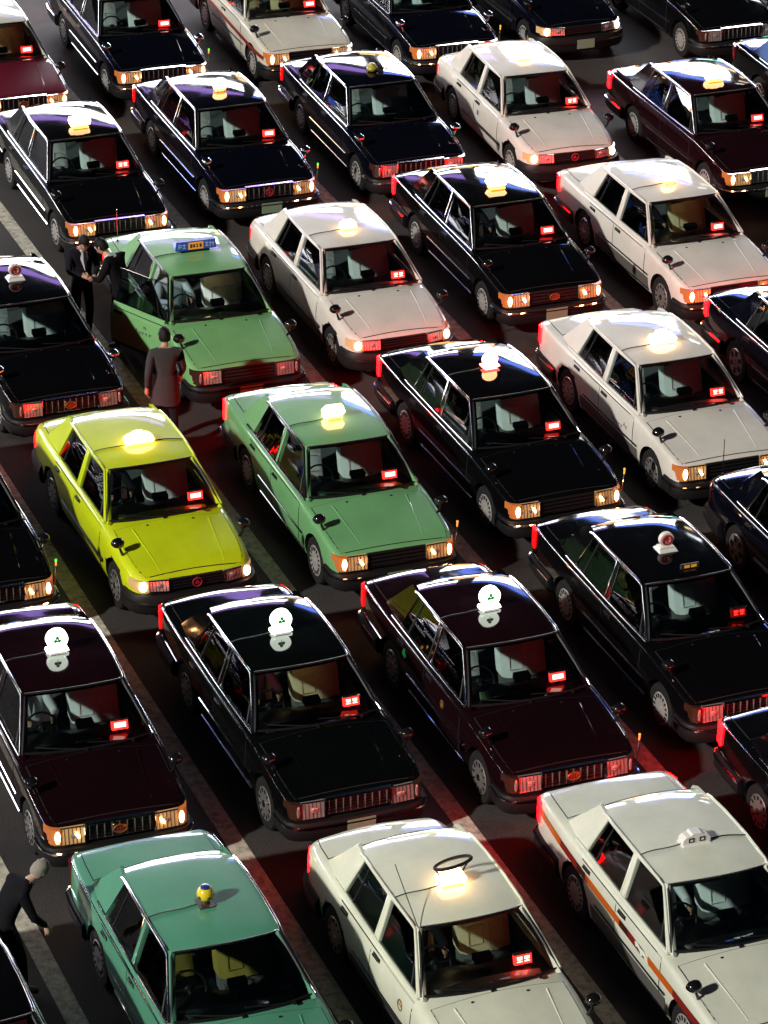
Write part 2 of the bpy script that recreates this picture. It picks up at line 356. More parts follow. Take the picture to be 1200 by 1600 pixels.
def body_mesh(st, opening=False):
    mb = MB(); xs = stations(st); rings = []
    for x in xs:
        p = section(st, x); rings.append([Vector((x, y, z)) for y, z in p] + [Vector((x, -y, z)) for y, z in reversed(p[1:-1])])
    n = len(rings[0]); vs_ = [v for r in rings for v in r]; fs = []
    for i in range(len(xs) - 1):
        for k in range(n): fs.append((i * n + k, i * n + (k + 1) % n, (i + 1) * n + (k + 1) % n, (i + 1) * n + k))
    fs.append(tuple(range(n))); fs.append(tuple(range((len(xs) - 1) * n, len(xs) * n))[::-1])
    mb.add(vs_, fs, PAINT)
    o = tmp_obj(mb.mesh('tmpbody')); o.data.materials.append(BLACK)
    cut = MB()
    for sx in (AX, -AX):
        for sy in (1, -1):
            cut.lathe([(.365, sy * .50), (.365, sy * 1.1)], BLACK, (sx, 0, .30), 'Y', 28)
    cut2 = MB().box((-.43, 0, .83), (2.32, 1.38, 1.0), BLACK)
    cuts = [cut, cut2]
    if opening: cuts.append(MB().box((.25, -.80, .62), (.98, .5, .70), BLACK))
    tmp = [o]
    for c in cuts:
        k = tmp_obj(c.mesh('tmpcut')); tmp.append(k)
        md = o.modifiers.new('b', 'BOOLEAN'); md.object = k; md.operation = 'DIFFERENCE'; md.solver = 'MANIFOLD'
    dg = bpy.context.evaluated_depsgraph_get()
    me = bpy.data.meshes.new_from_object(o.evaluated_get(dg))
    for t in tmp: bpy.data.objects.remove(t)
    me.materials.clear(); me.materials.append(PAINT); me.materials.append(BLACK)
    for f in me.polygons:
        c = f.center; dark = 0
        if any((math.hypot(v.x - sx, v.z - .30) < .372) for sx in (AX, -AX) for v in [c]): dark = 1
        if -1.62 < c.x < .74 and abs(c.y) < .695 and c.z > .3: dark = 1
        if c.z < .215: dark = 1
        f.material_index = dark
    me.shade_smooth(); me.set_sharp_from_angle(angle=R(38)); me.name = 'body_' + st
    return me

def patch_side(st, xf, zs, sgn, off=.005, nx=8, mat=PAINT, xr=None, gap=True):
    """panel lying on the body side; xf(z)->(x0,x1)"""
    mb = MB()
    def P(off_, grow):
        rows = []
        z0, z1 = zs
        for j in range(9):
            z = lerp(z0 - grow, z1 + grow, j / 8); x0, x1 = xf(z); x0 -= grow; x1 += grow
            rows.append([Vector((lerp(x0, x1, i / nx), sgn * (side_y(st, lerp(x0, x1, i / nx), z) + off_), z)) for i in range(nx + 1)])
        return rows
    mb.grid(P(off, 0), mat, (0, -sgn * .007, 0), GAP if gap else mat)
    if gap: mb.grid(P(.0012, .010), GAP)
    return mb
def patch_top(st, x0, x1, yf, off=.005, mat=PAINT, nx=10, ny=10):
    mb = MB()
    def P(off_, grow):
        rows = []
        for i in range(nx + 1):
            x = lerp(x0 - grow, x1 + grow, i / nx); yy = yf(x) + grow
            rows.append([Vector((x, y, top_z(st, x, y) + off_)) for y in [lerp(-yy, yy, j / ny) for j in range(ny + 1)]])
        return rows
    mb.grid(P(off, 0), mat, (0, 0, -.007), GAP); mb.grid(P(.0012, .010), GAP)
    return mb

BELT = .905
def door_pts(which):
    if which == 'front':
        return [(.765, .764, BELT), (-.275, .772, BELT), (-.335, .603, 1.342), (.245, .586, 1.342)]
    return [(-.365, .772, BELT), (-1.235, .764, BELT + .01), (-1.10, .594, 1.342), (-.425, .603, 1.342)]
def side(p, s): return Vector((p[0], p[1] * s, p[2]))
HINGE = (.76, -.80)
_cache = {}
def cached(key, fn):
    if key not in _cache: _cache[key] = fn()
    return _cache[key]
def door_mesh(st, which, s, solid=False):
    if which == 'front':
        xf = lambda z: (-.315, .775 - .02 * (z < .4))
    else:
        def xf(z):
            a = .43 ** 2 - (z - .31) ** 2
            return (max(-1.20, -AX + (math.sqrt(a) if a > 0 else -9)), -.33)
    S = min(interps(STYLES[st]['S'], x) for x in (-.3, .7)) - .03
    mb = patch_side(st, xf, (.285, S), s)
    if solid:      # an inner trim card and top lip so that the opened door has its real thickness
        x0, x1 = -.30, .75
        mb.prism([(x0, s * .835, .29), (x1, s * .835, .29), (x1, s * .79, BELT), (x0, s * .79, BELT)], (0, -s * .06, 0), BLACK)
        mb.prism([(x0, s * .846, .80), (x1, s * .846, .80), (x1, s * .795, BELT + .005), (x0, s * .795, BELT + .005)], (0, -s * .03, 0), PAINT)
    if s < 0 and solid:
        mb.v = [(a - HINGE[0], b - HINGE[1], c) for a, b, c in mb.v]
    return mb.mesh('door_' + which)
def pane_mesh(which, s, hinge=False):
    mb = MB().prism([side(p, s) for p in door_pts(which)], (0, -s * .006, -.002), GLASSD)
    if hinge: mb.v = [(a - HINGE[0], b - HINGE[1], c) for a, b, c in mb.v]
    return mb.mesh('pane', 20)
def frame_mesh(which, s, hinge=False):
    p = [side(q, s) + Vector((0, s * .004, 0)) for q in door_pts(which)]
    mb = MB().tube(p + [p[0]], .013, TRIM, 7)
    if which == 'front':   # quarter-light bar
        a = p[0].lerp(p[1], .16); b = p[0].lerp(p[3], .62); mb.tube([a, b], .008, BLACK, 4)
    else:
        a = p[1].lerp(p[0], .26); b = p[2].lerp(p[3], .22); mb.tube([a, b], .009, BLACK, 4)
    if hinge: mb.v = [(x - HINGE[0], y - HINGE[1], z) for x, y, z in mb.v]
    return mb.mesh('window_frame')
def handle_mesh(st, which, s, hinge=False):
    x = -.16 if which == 'front' else -1.06; z = .79
    y = side_y(st, x, z) + .006
    mb = MB().box((x, s * (y + .001), z), (.17, .008, .05), BLACK).box((x, s * (y + .014), z + .008), (.14, .02, .022), TRIM)
    if hinge: mb.v = [(a - HINGE[0], b - HINGE[1], c) for a, b, c in mb.v]
    return mb.mesh('handle')

def roof_z(x, v):
    s = (x + .53) / .85
    return 1.425 - .026 * s * s - .032 * s ** 6 - .042 * abs(v) ** 2.4
def roof_hw(x): return interps([(-1.38, .572), (-1.2, .588), (-.5, .608), (.1, .592), (.29, .575)], x)
def roof_mesh():
    mb = MB(); nx, ny = 20, 16; P = []
    for i in range(nx + 1):
        row = []
        for j in range(ny + 1):
            v = -1 + 2 * j / ny
            x = lerp(-1.37 - .03 * (1 - v * v), .255 + .075 * (1 - v * v), i / nx)
            row.append(Vector((x, v * roof_hw(x), roof_z(x, v))))
        P.append(row)
    mb.grid(P, PAINT, (0, 0, -.028), PAINT)
    # pillars
    for s in (1, -1):
        A = [(.875, .752, .905), (.775, .768, .905), (.235, .594, 1.365), (.275, .560, 1.372)]
        mb.prism([side(p, s) for p in A], (-.015, -s * .045, -.01), PAINT)
        B = [(-.27, .776, .90), (-.37, .776, .90), (-.43, .605, 1.36), (-.33, .605, 1.36)]
        mb.prism([side(p, s) for p in B], (0, -s * .04, -.005), PAINT)
        C = [(-1.23, .772, .90), (-1.50, .768, .91), (-1.80, .735, .945), (-1.375, .575, 1.365), (-1.10, .598, 1.362)]
        mb.prism([side(p, s) for p in C], (0, -s * .04, -.005), PAINT)
        D = [(-1.80, .735, .945), (-1.82, .665, .965), (-1.40, .525, 1.372), (-1.375, .575, 1.365)]
        mb.prism([side(p, s) for p in D], (.04, 0, -.02), PAINT)
    return mb.mesh('roof', 40)
def ws_pt(u, v, rear=False):     # u across -1..1, v 0 bottom..1 top
    c = 1 - u * u
    if not rear: b = Vector((.815 + .135 * c, .745 * u, .915 + .018 * c)); t = Vector((.255 + .075 * c, .556 * u, 1.360 + .028 * c))
    else: b = Vector((-1.79 - .09 * c, .67 * u, .955 + .012 * c)); t = Vector((-1.40 - .03 * c, .530 * u, 1.325 + .022 * c))
    return b.lerp(t, v) + Vector((.03 if not rear else -.025, 0, .03)) * (4 * v * (1 - v)) * .5
def screen_mesh(rear=False):
    P = [[ws_pt(-1 + 2 * i / 12, j / 6, rear) for j in range(7)] for i in range(13)]
    return MB().grid(P, GLASS, (-.006 if not rear else .006, 0, -.003), GLASS).mesh('screen', 30)
def seal_mesh(rear=False):
    n = 14; r = []
    r += [ws_pt(-1 + 2 * i / n, 0.015, rear) for i in range(n + 1)]; r += [ws_pt(1, j / 6, rear) for j in range(1, 7)]
    r += [ws_pt(1 - 2 * i / n, .99, rear) for i in range(1, n + 1)]; r += [ws_pt(-1, 1 - j / 6, rear) for j in range(1, 7)]
    return MB().tube([p + Vector((.004 if not rear else -.004, 0, .004 if not rear else -.006)) for p in r], .015 if not rear else .008, BLACK, 5).mesh('seal')

def sweep_bar(path, z0, z1, th, mat, bulge=.02):
    """bumper bar that follows a plan path"""
    mb = MB(); rows = []; N = len(path)
    for i, (x, y) in enumerate(path):
        a = Vector(path[max(i - 1, 0)]); b = Vector(path[min(i + 1, N - 1)]); t = (b - a).normalized(); nrm = Vector((t.y, -t.x))
        ring = []
        for o_, z in [(-th, z0), (-.01, z0), (bulge, lerp(z0, z1, .25)), (bulge, lerp(z0, z1, .75)), (-.005, z1), (-th, z1)]:
            ring.append(Vector((x + nrm.x * o_, y + nrm.y * o_, z)))
        rows.append(ring + [ring[0]])
    mb.grid(rows, mat)
    for r in (rows[0][:-1], rows[-1][:-1]): mb.add(r, [tuple(range(6))], mat)
    return mb
def bumper_path(st, front):
    if front:
        q = [(1.76, .85), (1.95, .846), (2.06, .82), (2.14, .74), (2.18, .6), (2.20, .3), (2.205, 0)] if st == 'boxy' else [(1.74, .85), (1.92, .83), (2.03, .77), (2.11, .66), (2.16, .48), (2.185, .25), (2.19, 0)]
    else:
        q = [(-1.80, .848), (-2.25, .84), (-2.46, .815), (-2.54, .75), (-2.57, .6), (-2.58, .3), (-2.585, 0)] if st == 'boxy' else [(-1.80, .848), (-2.15, .83), (-2.36, .78), (-2.48, .66), (-2.54, .45), (-2.56, .2), (-2.565, 0)]
    p = q + [(x, -y) for x, y in reversed(q[:-1])]
    return p if front else p[::-1]
def bumper_mesh(st, front):
    p = [(x, y) for x, y in bumper_path(st, front)]; p = p[::-1]
    if st == 'boxy':
        mb = sweep_bar(p, .25, .475, .10, BLACK, .02)
        q = [(x + (.026 if front else -.026) * (1 if abs(y) < .8 else .3), y * 1.022) for x, y in p]
        mb.tube([(x, y, .43) for x, y in q], .016, TRIM, 5)
    else:
        mb = sweep_bar(p, .24, .50, .12, BLACK, .025)
        mb.tube([(x + (.03 if front else -.03) * (1 if abs(y) < .78 else .2), y * 1.02, .40) for x, y in p], .022, BLACK, 5)
    return mb.mesh('bumper', 40)
def headlight_mesh(st, s, lit):
    z0, z1 = STYLES[st]['hl']; mb = MB(); L = HALF if lit else LENS
    ya, yb = (.40, .665) if st == 'boxy' else (.36, .60)
    xa, xb = (2.135, 2.12) if st == 'boxy' else (2.125, 2.07)
    P = [(xa, s * ya, z0), (xb, s * yb, z0), (xb - .035, s * yb, z1), (xa - .035, s * ya, z1)]
    mb.prism(P, (-.12, 0, 0), L)
    for k in range(1, 6):
        t = k / 6; y = s * lerp(ya, yb, t); x = lerp(xa, xb, t)
        mb.prism([(x + .004, y - .004, z0 + .008), (x + .004, y + .004, z0 + .008), (x - .031, y + .004, z1 - .008), (x - .031, y - .004, z1 - .008)], (-.006, 0, 0), LENSRIB)
    # frame round the lamp
    mb.tube([Vector(p) + Vector((.002, 0, 0)) for p in P + [P[0]]], .009, TRIM, 4)
    # inner reflector bright spot
    mb.ball((lerp(xa, xb, .5) - .012, s * lerp(ya, yb, .42), (z0 + z1) / 2), (.012, .05, .035), LENS, 10, 6)
    if lit:
        a = Vector((lerp(xa, xb, .30) - .012, s * lerp(ya, yb, .30), lerp(z0, z1, .52))); mb.tube([a + Vector((.006, -.018, .028)), a + Vector((.012, .018, -.028))], .014, BULB_GLINT, 6)  # slanted reflection in the lens, built as a glowing tube
    return mb.mesh('headlight', 30)
def corner_mesh(st, s, lit):
    z0, z1 = STYLES[st]['hl']; mb = MB()
    if st == 'boxy':
        P = [(2.12, .670), (2.112, .722), (2.075, .768), (1.93, .810), (1.93, .70), (2.03, .66)]
        B = (2.108, s * .700, (z0 + z1) / 2)
    else:
        P = [(2.068, .605), (2.04, .685), (1.98, .748), (1.84, .797), (1.84, .66), (1.98, .58)]
        B = (2.035, s * .67, (z0 + z1) / 2)
    mat = AMBER_ON if lit else LENSR
    if st == 'boxy':
        mb.prism([(x, s * y, z0) for x, y in P], (-.012, 0, z1 - z0), mat)
        if lit: mb.ball(B, (.024, .030, (z1 - z0) * .40), BULB_GLINT, 10, 8)
        else: mb.ball(B, (.014, .022, (z1 - z0) * .42), LENS, 10, 8)
    else:
        mb.prism([(x, s * y, z0 - .005) for x, y in P], (-.012, 0, z1 - z0), HALF if lit else LENS)
        if lit: mb.ball(B, (.03, .055, (z1 - z0) * .50), BULBW, 12, 8)
    return mb.mesh('corner_lamp', 30)
def grille_mesh(st, chrome):
    z0, z1 = STYLES[st]['hl']; mb = MB(); w = .385 if st == 'boxy' else .345; x = 2.10 if st == 'boxy' else 2.095
    mb.prism([(x + .015, -w, z0), (x + .015, w, z0), (x - .02, w, z1), (x - .02, -w, z1)], (-.06, 0, 0), BLACK)
    for k in range(6 if chrome else 4):
        t = (k + .5) / (6 if chrome else 4); mb.box((x + .022 - .035 * t, 0, lerp(z0, z1, t)), (.014, 2 * w - .02, .009), CHROME if chrome else BLACKG)
    if chrome:
        for k in range(9): mb.box((x + .004, lerp(-w, w, (k + .5) / 9), (z0 + z1) / 2), (.03, .006, z1 - z0 - .01), STEEL)
        mb.box((x - .008, 0, z1 + .012), (.05, 2 * w + .02, .026), CHROME)
        for s in (-1, 1): mb.box((x + .006, s * w, (z0 + z1) / 2), (.05, .02, z1 - z0), CHROME)
    return mb.mesh('grille', 30)
def emblem_mesh(st, kind):
    z0, z1 = STYLES[st]['hl']; z = (z0 + z1) / 2; x = (2.10 if st == 'boxy' else 2.095) + .028; mb = MB()
    m = GOLD if kind == 'oval' else REDM
    sx, sy = ((1.55, 1) if kind == 'oval' else (1, 1)); r = .050 if kind == 'oval' else .058
    ring = [(x, r * sx * math.cos(a), z + r * math.sin(a)) for a in [2 * math.pi * i / 20 for i in range(21)]]
    mb.tube(ring, .009, m, 5)
    if kind == 'oval':
        mb.prism([(x - .004, .9 * p[1], z + (p[2] - z) * .9) for p in ring[:-1]], (-.012, 0, 0), REDM)
        for k in (-1, 0, 1): mb.box((x + .002, k * .030, z), (.006, .012, .03 + .015 * (k == 0)), m)
    else:
        mb.prism([(x + .001, -.034, z - .024), (x + .001, .034, z - .024), (x + .001, 0, z + .036)], (-.01, 0, 0), m)
    return mb.mesh('emblem')
def tail_mesh(st, s, mat):
    mb = MB()
    if st == 'boxy': P = [(-2.53, .44), (-2.53, .74), (-2.495, .795), (-2.36, .828), (-2.36, .70), (-2.44, .44)]; z0, z1 = .60, .845
    else: P = [(-2.475, .40), (-2.455, .60), (-2.40, .72), (-2.20, .815), (-2.20, .68), (-2.36, .40)]; z0, z1 = .58, .76
    mb.prism([(x, s * y, z0) for x, y in P], (0, 0, z1 - z0), mat)
    for z in (lerp(z0, z1, .33), lerp(z0, z1, .67)): mb.prism([(x - .003, s * (y + .003), z) for x, y in P[:4]] + [(P[4][0], s * P[4][1], z)], (0, 0, .006), BLACK)
    return mb.mesh('taillight', 30)
def tyre_mesh():
    return MB().lathe([(.19, -.085), (.255, -.098), (.298, -.088), (.312, -.06), (.314, 0), (.312, .06), (.298, .088), (.255, .098), (.19, .085)], RUBBER, axis='Y', n=32).mesh('tyre', 40)
def rim_mesh(kind, s):
    mb = MB(); f = s * .088; m = HUBW if kind == 'cover' else STEEL
    mb.lathe([(.200, f * .3), (.205, f * .95), (.192, f * 1.06), (.165, f * .98), (.08, f * 1.08), (.03, f * 1.13)], m, axis='Y', n=32)
    k = 16 if kind == 'cover' else (6 if kind == 'alloy' else 12)
    for i in range(k):
        a = 2 * math.pi * i / k; r = .158 if kind != 'alloy' else .13
        ln, wd = ((.05, .020) if kind != 'alloy' else (.085, .062))
        mb.box((r * math.cos(a), f * 1.03, r * math.sin(a)), (ln, .012, wd), BLACK, Matrix.Rotation(-a, 3, 'Y').to_4x4())
    mb.lathe([(.045, f * 1.05), (.04, f * 1.2), (.015, f * 1.26)], CHROME if kind != 'cover' else m, axis='Y', n=14)
    return mb.mesh('rim', 35)
def mirror_mesh(s, chrome):
    m = TRIM
    mb = MB(); x, y = 1.50, s * .765
    mb.tube([(x, y, .80), (x + .02, y + s * .03, .87), (x + .005, y + s * .05, .94)], [.020, .016, .014], m, 8)
    mb.lathe([(.075, .0), (.082, -.012), (.078, .025), (.058, .06), (.02, .075)], m, (x - .015, y + s * .055, .965), 'X', 16, 1.05, .82)
    return mb.mesh('mirror', 40)
def mirror_glass(s):
    return MB().lathe([(.068, -.0135), (.067, -.0150)], CHROME, (1.485, s * .82, .965), 'X', 16, 1.05, .82).mesh('mirror_glass')
def moulding_mesh(st, s):
    mb = MB()
    xs = [lerp(-2.40, 1.94, i / 30) for i in range(31)]
    def run(z, x0, x1, h, mat):
        pts = [(x, s * (side_y(st, x, z) + .008), z) for x in xs if x0 <= x <= x1]
        if len(pts) > 1: mb.tube(pts, h, mat, 8)
    if st == 'boxy':
        for a, b in ((-.93, .93),): run(.50, a, b, .013, TRIM); run(.265, a, b, .013, TRIM)
    else:
        for a, b in ((-.93, .93),): run(.45, a, b, .026, BLACK)
    return mb.mesh('moulding')
def belt_mesh(st, s):
    pts = [(.80, .776, BELT - .004), (.3, .782, BELT - .004), (-.4, .784, BELT - .003), (-1.2, .778, BELT + .004), (-1.5, .774, BELT + .008)]
    return MB().tube([side(p, s) for p in pts], .017, TRIM, 8).mesh('belt', 60)
def shoulder_mesh(st, s):
    pts = []
    for i in range(24):
        x = lerp(-2.38, 1.95, i / 23); p = section(st, x)[9]; pts.append((x, s * (p[0] + .001), p[1] + .002))
    return MB().tube(pts, .009, TRIM, 8).mesh('shoulder', 60)
def rail_mesh(s):
    pts = [(.815, .768, .925), (.53, .680, 1.145), (.262, .598, 1.352), (.16, .606, 1.372), (-.3, .618, 1.388), (-.8, .617, 1.386), (-1.12, .606, 1.372), (-1.20, .606, 1.352)]
    return MB().tube([side(p, s) for p in pts], .016, TRIM, 8).mesh('rail', 60)
def seat_mesh(y):
    mb = MB()
    mb.box((-.12, y, .46), (.52, .50, .16), SEATD)
    def back(off, mat, z0, z1):
        P = []
        for i in range(9):
            u = -1 + 2 * i / 8; row = []
            for j in range(9):
                v = j / 8; z = lerp(z0, z1, v)
                w = (.275 if y > 0 else .245) * (1 - .10 * max(0, (z - .9) / .3)) * (1 - .12 * max(0, (v - .85) / .15) ** 2)
                row.append(Vector((-.34 - .30 * (z - .5) + .05 * (1 - u * u) + off, y + u * w, z - .03 * abs(u) ** 4 * v)))
            P.append(row)
        mb.grid(P, mat, (-.13, 0, 0), mat)
    back(0, SEATD, .46, 1.13)
    return mb, back
def seat_part(y):
    mb, _ = seat_mesh(y); mb.box((-.50, y, 1.17), (.10, .26, .16), SEATD, taper=.8); return mb.mesh('seat', 45)
def cover_part(y):
    mb = MB(); P = []
    for i in range(11):
        u = -1 + 2 * i / 10; row = []
        for j in range(11):
            v = j / 10; z = lerp(.60, 1.15, v)
            w = (.285 if y > 0 else .256) * (1 - .10 * max(0, (z - .9) / .3)) * (1 - .10 * max(0, (v - .85) / .15) ** 2)
            row.append(Vector((-.322 - .30 * (z - .5) + .05 * (1 - u * u) + .006 * math.sin(9 * u + 5 * v), y + u * w, z - .02 * abs(u) ** 4 * v + (.012 * math.sin(u * 11) if j == 0 else 0))))
        P.append(row)
    mb.grid(P, SEATM, (-.17, 0, .004), SEATM)
    for k in (-1, 1):
        q = [Vector((-.322 - .30 * (z - .5) + .052, y + yy, z)) for yy, z in ((k * .12 - .085, .70), (k * .12 + .085, .70), (k * .12 + .085, .90), (k * .12 - .085, .90))]
        mb.tube(q + [q[0]], .006, SEATM, 5)
    mb.box((-.495, y, 1.19), (.125, .29, .17), SEATM, taper=.82)
    return mb.mesh('seat_cover', 50)
def rear_seat_mesh():
    mb = MB().box((-1.12, 0, .46), (.50, 1.28, .18), SEATD).prism([(-1.30, -.64, .50), (-1.30, .64, .50), (-1.50, .60, 1.06), (-1.50, -.60, 1.06)], (-.14, 0, 0), SEATD)
    mb.prism([(-1.388, -.58, .78), (-1.388, .58, .78), (-1.482, .56, 1.07), (-1.482, -.56, 1.07)], (-.16, 0, .006), SEATM)
    return mb.mesh('rear_seat', 40)
def dash_mesh():
    mb = MB(); rows = []
    for i in range(13):
        y = -.69 + 1.38 * i / 12; hump = .035 * math.exp(-((y + .37) / .2) ** 2)
        rows.append([Vector(p) for p in [(.30, y, .50), (.34, y, .80), (.40, y, .885 + hump), (.56, y, .905 + hump * .8), (.74, y, .905), (.90 - .14 * (y / .69) ** 2, y, .905)]])
    mb.grid(rows, DASH, (0, 0, -.02), DASH)
    mb.box((-.2, 0, .36), (1.5, .22, .2), BLACK)
    return mb.mesh('dashboard', 50)
def steering_mesh():
    M = Matrix.Rotation(R(-28), 4, 'Y'); c = Vector((.235, -.37, .86)); mb = MB()
    ring = [c + M.to_3x3() @ Vector((0, .185 * math.cos(a), .185 * math.sin(a))) for a in [2 * math.pi * i / 24 for i in range(25)]]
    mb.tube(ring, .014, BLACK, 6)
    for a in (0, math.pi, -math.pi / 2): mb.tube([c, c + M.to_3x3() @ Vector((0, .18 * math.cos(a), .18 * math.sin(a)))], .014, BLACK, 5)
    mb.ball(c, (.03, .05, .05), BLACK); mb.tube([c, c + Vector((.22, 0, -.10))], .025, BLACK, 6)
    return mb.mesh('steering_wheel')
LED_M = Matrix.Rotation(R(-14), 4, 'Y'); LED_C = Vector((.66, .47, 1.0))
def led_mesh(var=0):
    M, c = LED_M, LED_C; mb = MB().box(c, (.05, .185, .105), LEDR if var < 2 else LEDD, M)
    def p(y, z, w, h, m): mb.box(c + M.to_3x3() @ Vector((.0268, y, z)), (.004, w, h), m, M)
    if var == 0: p(0, .003, .135, .056, LEDW)
    else:       # the two glowing characters can be told apart
        for y0 in (-.04, .04):
            m = LEDW if var == 1 else LEDR
            p(y0, .026, .056, .009, m); p(y0, .004, .050, .009, m); p(y0, -.022, .058, .009, m); p(y0, .002, .010, .056, m); p(y0 - .022, .014, .009, .028, m); p(y0 + .022, .014, .009, .028, m)
    mb.box(c + Vector((-.01, 0, -.07)), (.03, .04, .07), BLACK).box(c + Vector((-.008, 0, .062)), (.055, .20, .016), LAMPU, M)
    return mb.mesh('vacancy_sign')
def meter_mesh():
    M = Matrix.Rotation(R(10), 4, 'Y')
    return MB().box((.42, .08, .955), (.10, .19, .07), BLACK, M).box((.60, .05, .925), (.05, .10, .03), BLACK).mesh('fare_meter')
def led_off_mesh():
    M, c = LED_M, LED_C
    return MB().box(c, (.05, .185, .105), BLACK, M).box(c + M.to_3x3() @ Vector((.0265, 0, .002)), (.004, .135, .056), LEDOFF, M).box(c + Vector((-.01, 0, -.07)), (.03, .04, .07), BLACK).mesh('vacancy_sign')
def wiper_mesh(y0, y1):
    def g(y, v): u = y / (.745 - .19 * v); return ws_pt(u, v) + Vector((.012, 0, .014))
    pts = [g(lerp(y0, y1, t), lerp(.005, .10, t)) for t in (0, .3, .6, 1)]
    return MB().tube(pts, .009, BLACK, 5).box(pts[0] + Vector((.02, 0, 0)), (.05, .03, .02), BLACK).mesh('wiper')
def interior_mirror():
    return MB().box((.13, 0, 1.275), (.03, .24, .065), BLACK, Matrix.Rotation(R(12), 4, 'Z')).tube([(.14, 0, 1.29), (.22, 0, 1.37)], .009, BLACK).mesh('interior_mirror')

